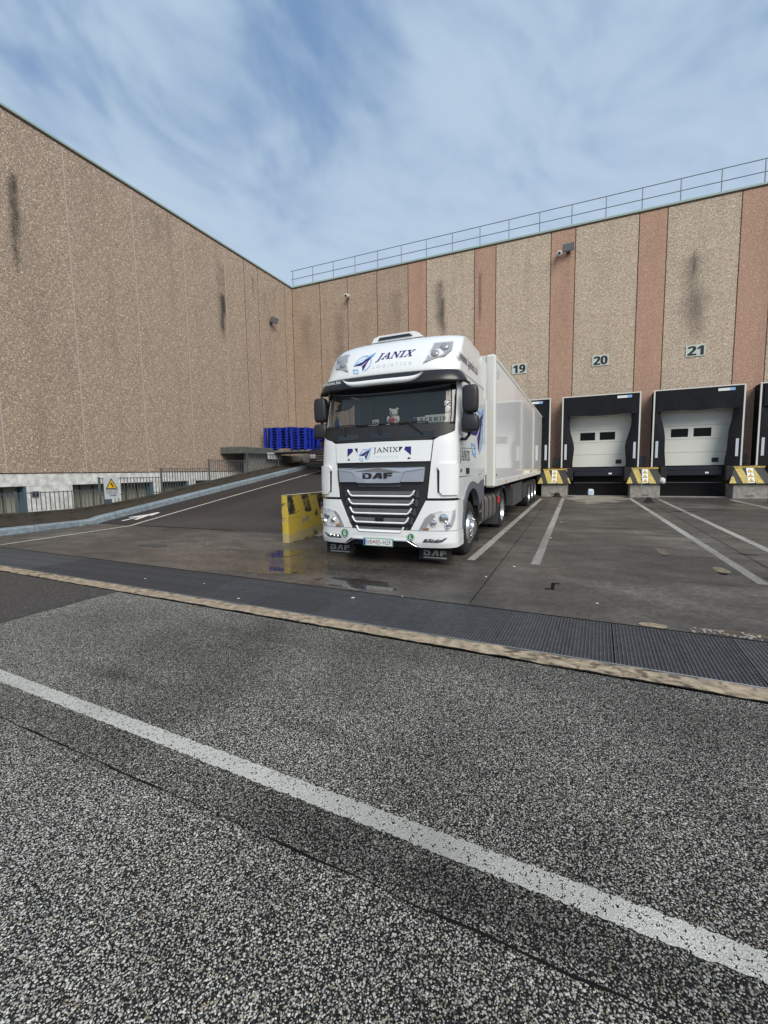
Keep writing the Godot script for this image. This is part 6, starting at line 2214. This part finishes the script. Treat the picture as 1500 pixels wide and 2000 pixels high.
func barrier() -> void:
	# two concrete blocks, one on the other, painted yellow with black bars along the top
	for e in [[-7.85, "chipped yellow concrete barrier with black bars beside the lorry's nose"], [-10.9, "yellow concrete barrier next along, behind the lorry's cab"]]:
		var t := thing("concrete_barrier", e[1], "barrier", Vector3(-5.87, apron_y(e[0]) + .005, e[0]))
		var L := 3.0; var hw := .08
		for lv in 2:
			var y0 := .0 if lv == 0 else .549
			var y1 := .546 if lv == 0 else 1.06
			var b := MB.new()
			b.soft()
			# side and end faces as fine grids, edges broken
			var face := func(o: Vector3, u: Vector3, lu: float, nrm: Vector3) -> void:
				var nu := maxi(3, int(lu / .035)); var nv := 16
				var pt := func(i: int, j: int) -> Vector3:
					var p: Vector3 = o + u * (lu * i / nu) + Vector3.UP * lerpf(y0, y1, j / float(nv))
					var edge := 1.0 if ((j == 0 and lv == 0) or (j == nv and lv == 1) or i == 0 or i == nu) else 0.0
					var chip := maxf(0.0, fine_noise.get_noise_3d(p.x * 22.0, p.y * 22.0, p.z * 22.0)) * (.035 if edge > 0.0 else .004)
					return p - nrm * chip - Vector3.UP * (chip * .8 if j == nv else (-chip * .6 if j == 0 else 0.0))
				for i in nu:
					for j in nv:
						var q := [pt.call(i, j), pt.call(i + 1, j), pt.call(i + 1, j + 1), pt.call(i, j + 1)]
						var order := [0, 1, 2, 0, 2, 3]
						if (q[0] - q[2]).cross(q[0] - q[1]).dot(nrm) < 0.0: order = [0, 2, 1, 0, 3, 2]
						for k in order:
							b.color(barrier_tone(q[k], nrm, lv)); b.st.add_vertex(q[k])
			face.call(Vector3(-hw, 0, 0), Vector3.RIGHT, hw * 2, Vector3.BACK)
			face.call(Vector3(hw, 0, 0), Vector3.FORWARD, L, Vector3.RIGHT)
			face.call(Vector3(-hw, 0, 0), Vector3.FORWARD, L, Vector3.LEFT)
			face.call(Vector3(-hw, 0, -L), Vector3.RIGHT, hw * 2, Vector3.FORWARD)
			for j in 40:
				var za := -L * j / 40.0; var zb := -L * (j + 1) / 40.0
				b.color(Color(.62, .55, .45) * (1.0 + .5 * fine_noise.get_noise_2d(za * 20.0, 1.0)))
				b.quad_dir(Vector3(-hw, y1, za), Vector3(hw, y1, za), Vector3(hw, y1, zb), Vector3(-hw, y1, zb), Vector3.UP)
			part("block", b, M.barrier_paint, t)
		var g := MB.new()
		g.span(Vector3(-hw + .012, .54, -L + .012), Vector3(hw - .012, .556, -.03))
		part("joint", g, M.dark_concrete, t)

func barrier_tone(p: Vector3, n: Vector3, lv: int) -> Color:
	var f := fine_noise.get_noise_3d(p.x * 14.0, p.y * 14.0, p.z * 14.0)
	var s := slow_noise.get_noise_3d(p.x * 9.0, p.y * 9.0, p.z * 9.0)
	var c := Color(.60, .44, .05)
	c = c.lerp(Color(.42, .33, .12), clampf(.3 + s, 0.0, .6))
	if lv == 1 and absf(n.x) > .5 and p.y > .64:
		# slanting black bars
		var u := fposmod(-p.z - .38 * (1.06 - p.y) + .10, .62)
		if u < .27: c = Color(.03, .03, .033).lerp(c, clampf(f * 1.5, 0.0, .6))
	# bare grey where the paint has come off near the ground and along chips
	if p.y < .22 + .25 * s + .1 * f: c = c.lerp(Color(.36, .33, .24), .6)
	if f > .36: c = Color(.12, .11, .09)
	if f < -.40 and s < 0.0: c = Color(.30, .27, .22)
	if lv == 1 and p.y > 1.03 + .06 * f: c = c.lerp(Color(.16, .13, .09), .5)
	return c

func small_things() -> void:
	# plastic can in the pit of dock 20
	var t := thing("plastic_can", "white plastic can with a blue label standing in the pit of dock 20", "can", Vector3(.60, .285, -23.02))
	var b := MB.new()
	b.box(Vector3(0, .13, 0), Vector3(.26, .26, .16), .04)
	b.box(Vector3(-.02, .285, 0), Vector3(.18, .05, .06), .02)
	part("can_body", b, M.can_white, t)
	b = MB.new()
	b.lathe([Vector2(.03, .0), Vector2(.03, .035), Vector2(0, .035)], Vector3(.08, .26, 0), Vector3.UP, 12)
	part("cap", b, M.cap_white, t)
	b = MB.new()
	b.box(Vector3(.02, .14, .081), Vector3(.16, .13, .004))
	var lb := part("label_sheet", b, M.pale_blue, t)
	b = MB.new()
	b.box(Vector3(.02, .175, .084), Vector3(.15, .03, .004))
	part("label_band", b, M.sky_blue, lb)
	# rubber wheel chocks
	for e in [[2.60, -20.0, .0, "black rubber wheel chock lying on the apron between docks 20 and 21"], [-.86, -22.35, .4, "black rubber wheel chock against the concrete block between docks 19 and 20"]]:
		var c := thing("wheel_chock", e[3], "wheel chock", Vector3(e[0], apron_y(e[1]) + .002, e[1]), "wheel chocks")
		c.rotation.y = e[2]
		b = MB.new()
		b.prism(PackedVector2Array([Vector2(-.19, 0), Vector2(.19, 0), Vector2(.16, .03), Vector2(.10, .07), Vector2(.075, .18), Vector2(.04, .20), Vector2(-.06, .20), Vector2(-.085, .17), Vector2(-.11, .07), Vector2(-.17, .03)]), .2, Transform3D(Basis(), Vector3(0, 0, .1)))
		part("wedge", b, M.rubber, c)
		b = MB.new()
		b.span(Vector3(-.2, 0, -.14), Vector3(.2, .015, .14), .004)
		part("foot", b, M.rubber, c)
	# thin pole leaning on the guard, with its line
	t = thing("marker_pole", "thin grey pole standing in front of the guard between docks 20 and 21", "pole", Vector3(2.62, apron_y(-22.3), -22.30))
	b = MB.new()
	b.tube(PackedVector3Array([Vector3(0, 0, 0), Vector3(.02, 1.35, -.45)]), .012, 8)
	part("rod", b, M.rail_grey, t)
	b = MB.new()
	b.lathe([Vector2(0, .03), Vector2(.03, .03), Vector2(.05, .0)], Vector3.ZERO, Vector3.UP, 12)
	part("foot", b, M.rubber, t)
	# white bag on the guard of dock 21
	b = MB.new()
	b.soft()
	var rows := []
	for j in 9:
		var th := PI * j / 8.0
		var row := PackedVector3Array()
		for k in 17:
			var ph := TAU * k / 16.0
			var d := Vector3(sin(th) * cos(ph), cos(th), sin(th) * sin(ph))
			row.append(d * (Vector3(.12, .13, .10) * (1.0 + .45 * fine_noise.get_noise_3d(d.x * 30.0, d.y * 30.0, d.z * 30.0))))
		rows.append(row)
	b.grid(rows, Vector3.ZERO)
	var bag := part("plastic_bag", b, M.bag_white)
	bag.position = Vector3(3.43, .98, -22.60)
	tag(bag, "crumpled white plastic bag on the guard between docks 20 and 21", "bag")
	# weed by the kerb
	t = thing("kerb_weed", "small green weed growing at the foot of the kerb by the ramp", "plant", Vector3(-13.93, 0.0, -8.62))
	for k in 18:
		b = MB.new()
		var a := rng.randf() * TAU
		var l := rng.randf_range(.07, .16)
		var d := Vector3(cos(a), rng.randf_range(.5, 1.4), sin(a)).normalized()
		var s := d.cross(Vector3.UP).normalized() * .018
		b.quad_dir(Vector3.ZERO, d * l * .5 + s, d * l - Vector3(0, .02, 0), d * l * .5 - s, Vector3.UP)
		part("leaf", b, M.leaf, t)
	# scraps on the ground
	var spots := [[-2.55, -4.75, .02], [-4.9, -4.6, .012], [-6.0, -4.5, .012], [-3.9, -4.2, .014], [-.9, -7.2, .02], [-.5, -10.2, .02], [-1.2, -6.4, .016], [.25, -5.6, .014], [-2.0, -5.05, .012], [-.4, -13.0, .025], [5.0, -14.0, .02], [-7.5, -7.2, .015]]
	for i in spots.size():
		var e: Array = spots[i]
		b = MB.new()
		var pp := PackedVector2Array()
		for k in 7: pp.append(Vector2.from_angle(TAU * k / 7.0) * e[2] * rng.randf_range(.6, 1.5))
		b.prism(pp, .004, Transform3D(Basis(Vector3.RIGHT, Vector3.FORWARD, Vector3.UP), Vector3.ZERO))
		var o := part("litter_scrap", b, M.white_print)
		o.position = Vector3(e[0], (apron_y(e[1]) if e[1] < -4.9 else .006) + .009, e[1])
		tag(o, "tiny pale scrap of litter lying on the wet ground", "litter", "litter scraps in the yard")
	# broken bits along the drain's rear edge
	b = MB.new()
	b.color(Color(1, 1, 1))
	for k in 60:
		var x := rng.randf_range(1.05, 1.75)
		var s := rng.randf_range(.008, .035)
		b.box(Vector3(x, .003 + s * .25, drain_back(x) - rng.randf_range(.02, .17)), Vector3(s, s * .6, s * .8), s * .2, Basis(Vector3.UP, rng.randf() * 3.0))
	var rub := part("concrete_crumbs", b, M.concrete)
	rub.set_meta("kind", "stuff")
	tag(rub, "crumbs of broken concrete along the rear edge of the drain", "rubble")

func more_materials() -> void:
	M.pebble_mid = M.pebble_beige.duplicate(); M.pebble_mid.albedo_color = lin(.80, .74, .71)
	M.pale_joint = mat(lin(.50, .43, .40), .9)
	M.joint_brown = mat(lin(.13, .09, .07), .9)
	M.lens_grey = mat(lin(.30, .32, .34), .15)
	M.basement_frame = mat(lin(.09, .09, .075), .6)
	M.pale_strip = mat(lin(.50, .55, .60), .5)
	M.letter_navy = mat(lin(.018, .018, .045), .4)
	M.letter_grey = mat(lin(.12, .12, .17), .4)
	M.plate_rim = mat(lin(.10, .28, .22), .4)
	M.plate_blue = mat(lin(.02, .06, .38), .4)
	M.lamp_rim = mat(lin(.42, .44, .46), .35, .3)
	M.lamp_bowl = mat(lin(.42, .43, .45), .22, .35)
	M.lamp_spot = mat(lin(.30, .31, .32), .3, .2)
	M.mesh_grey = mat(lin(.26, .265, .28), .4, .5)
	M.dull_amber = mat(lin(.40, .20, .09), .4)
	M.visor_black = mat(lin(.016, .016, .018), .28)
	M.mirror_shell = mat(lin(.022, .022, .025), .45)
	M.seam_grey = mat(lin(.22, .23, .24), .7)
	M.step_grey = mat(lin(.46, .48, .48), .6)
	M.flap_print = mat(lin(.30, .30, .28), .7)
	M.cab_lining = mat(lin(.13, .14, .15), .9)
	M.curtain_grey = mat(lin(.10, .11, .12), .95)
	M.pennant_blue = mat(lin(.02, .06, .20), .8)
	M.rail_white = mat(lin(.66, .67, .64), .4)
	M.trailer_front = mat(lin(.60, .61, .60), .4)
	M.arch_dark = mat(lin(.065, .066, .068), .35)
	M.fence_grey = mat(lin(.10, .115, .13), .55, .2)
	M.blue_light = mat(lin(.05, .10, .55), .5)
	M.can_white = mat(lin(.62, .68, .72), .5)
	M.bag_white = mat(lin(.62, .63, .64), .6)
	var bp := mat(Color.WHITE, .7)
	bp.vertex_color_use_as_albedo = true
	M.barrier_paint = bp

func _ready() -> void:
	# camera
	var cam := Camera3D.new()
	cam.position = Vector3(0, 1.6, 0)
	cam.rotation_degrees = Vector3(-5.40, 23.91, -0.83)
	cam.fov = 99.1
	cam.near = 0.05
	cam.far = 400.0
	add_child(cam)
	cam.current = true
	# sky and exposure
	var env := Environment.new()
	env.background_mode = Environment.BG_SKY
	var sky := Sky.new()
	sky.sky_material = make_sky()
	env.sky = sky
	env.tonemap_mode = Environment.TONE_MAPPER_LINEAR
	env.tonemap_exposure = 1.0
	env.sdfgi_enabled = true; env.ssao_enabled = true; env.ssil_enabled = true
	var we := WorldEnvironment.new()
	we.environment = env
	add_child(we)
	# sun behind thin cloud, high behind the camera and to its right
	var sun := DirectionalLight3D.new()
	sun.light_energy = 1.05
	sun.light_angular_distance = 40.0
	sun.light_color = Color(1.0, .965, .91)
	sun.shadow_enabled = true
	add_child(sun)
	sun.look_at_from_position(Vector3(.56, .69, .56), Vector3.ZERO)

	rng.seed = 20240
	fine_noise.seed = 3; fine_noise.frequency = 0.12; fine_noise.fractal_octaves = 4
	slow_noise.seed = 8; slow_noise.frequency = 0.05; slow_noise.fractal_octaves = 3
	make_materials()
	make_textures()
	more_materials()
	ground()
	left_building()
	dock_building()
	ramp_side()
	lorry()
	trailer()
	small_things()
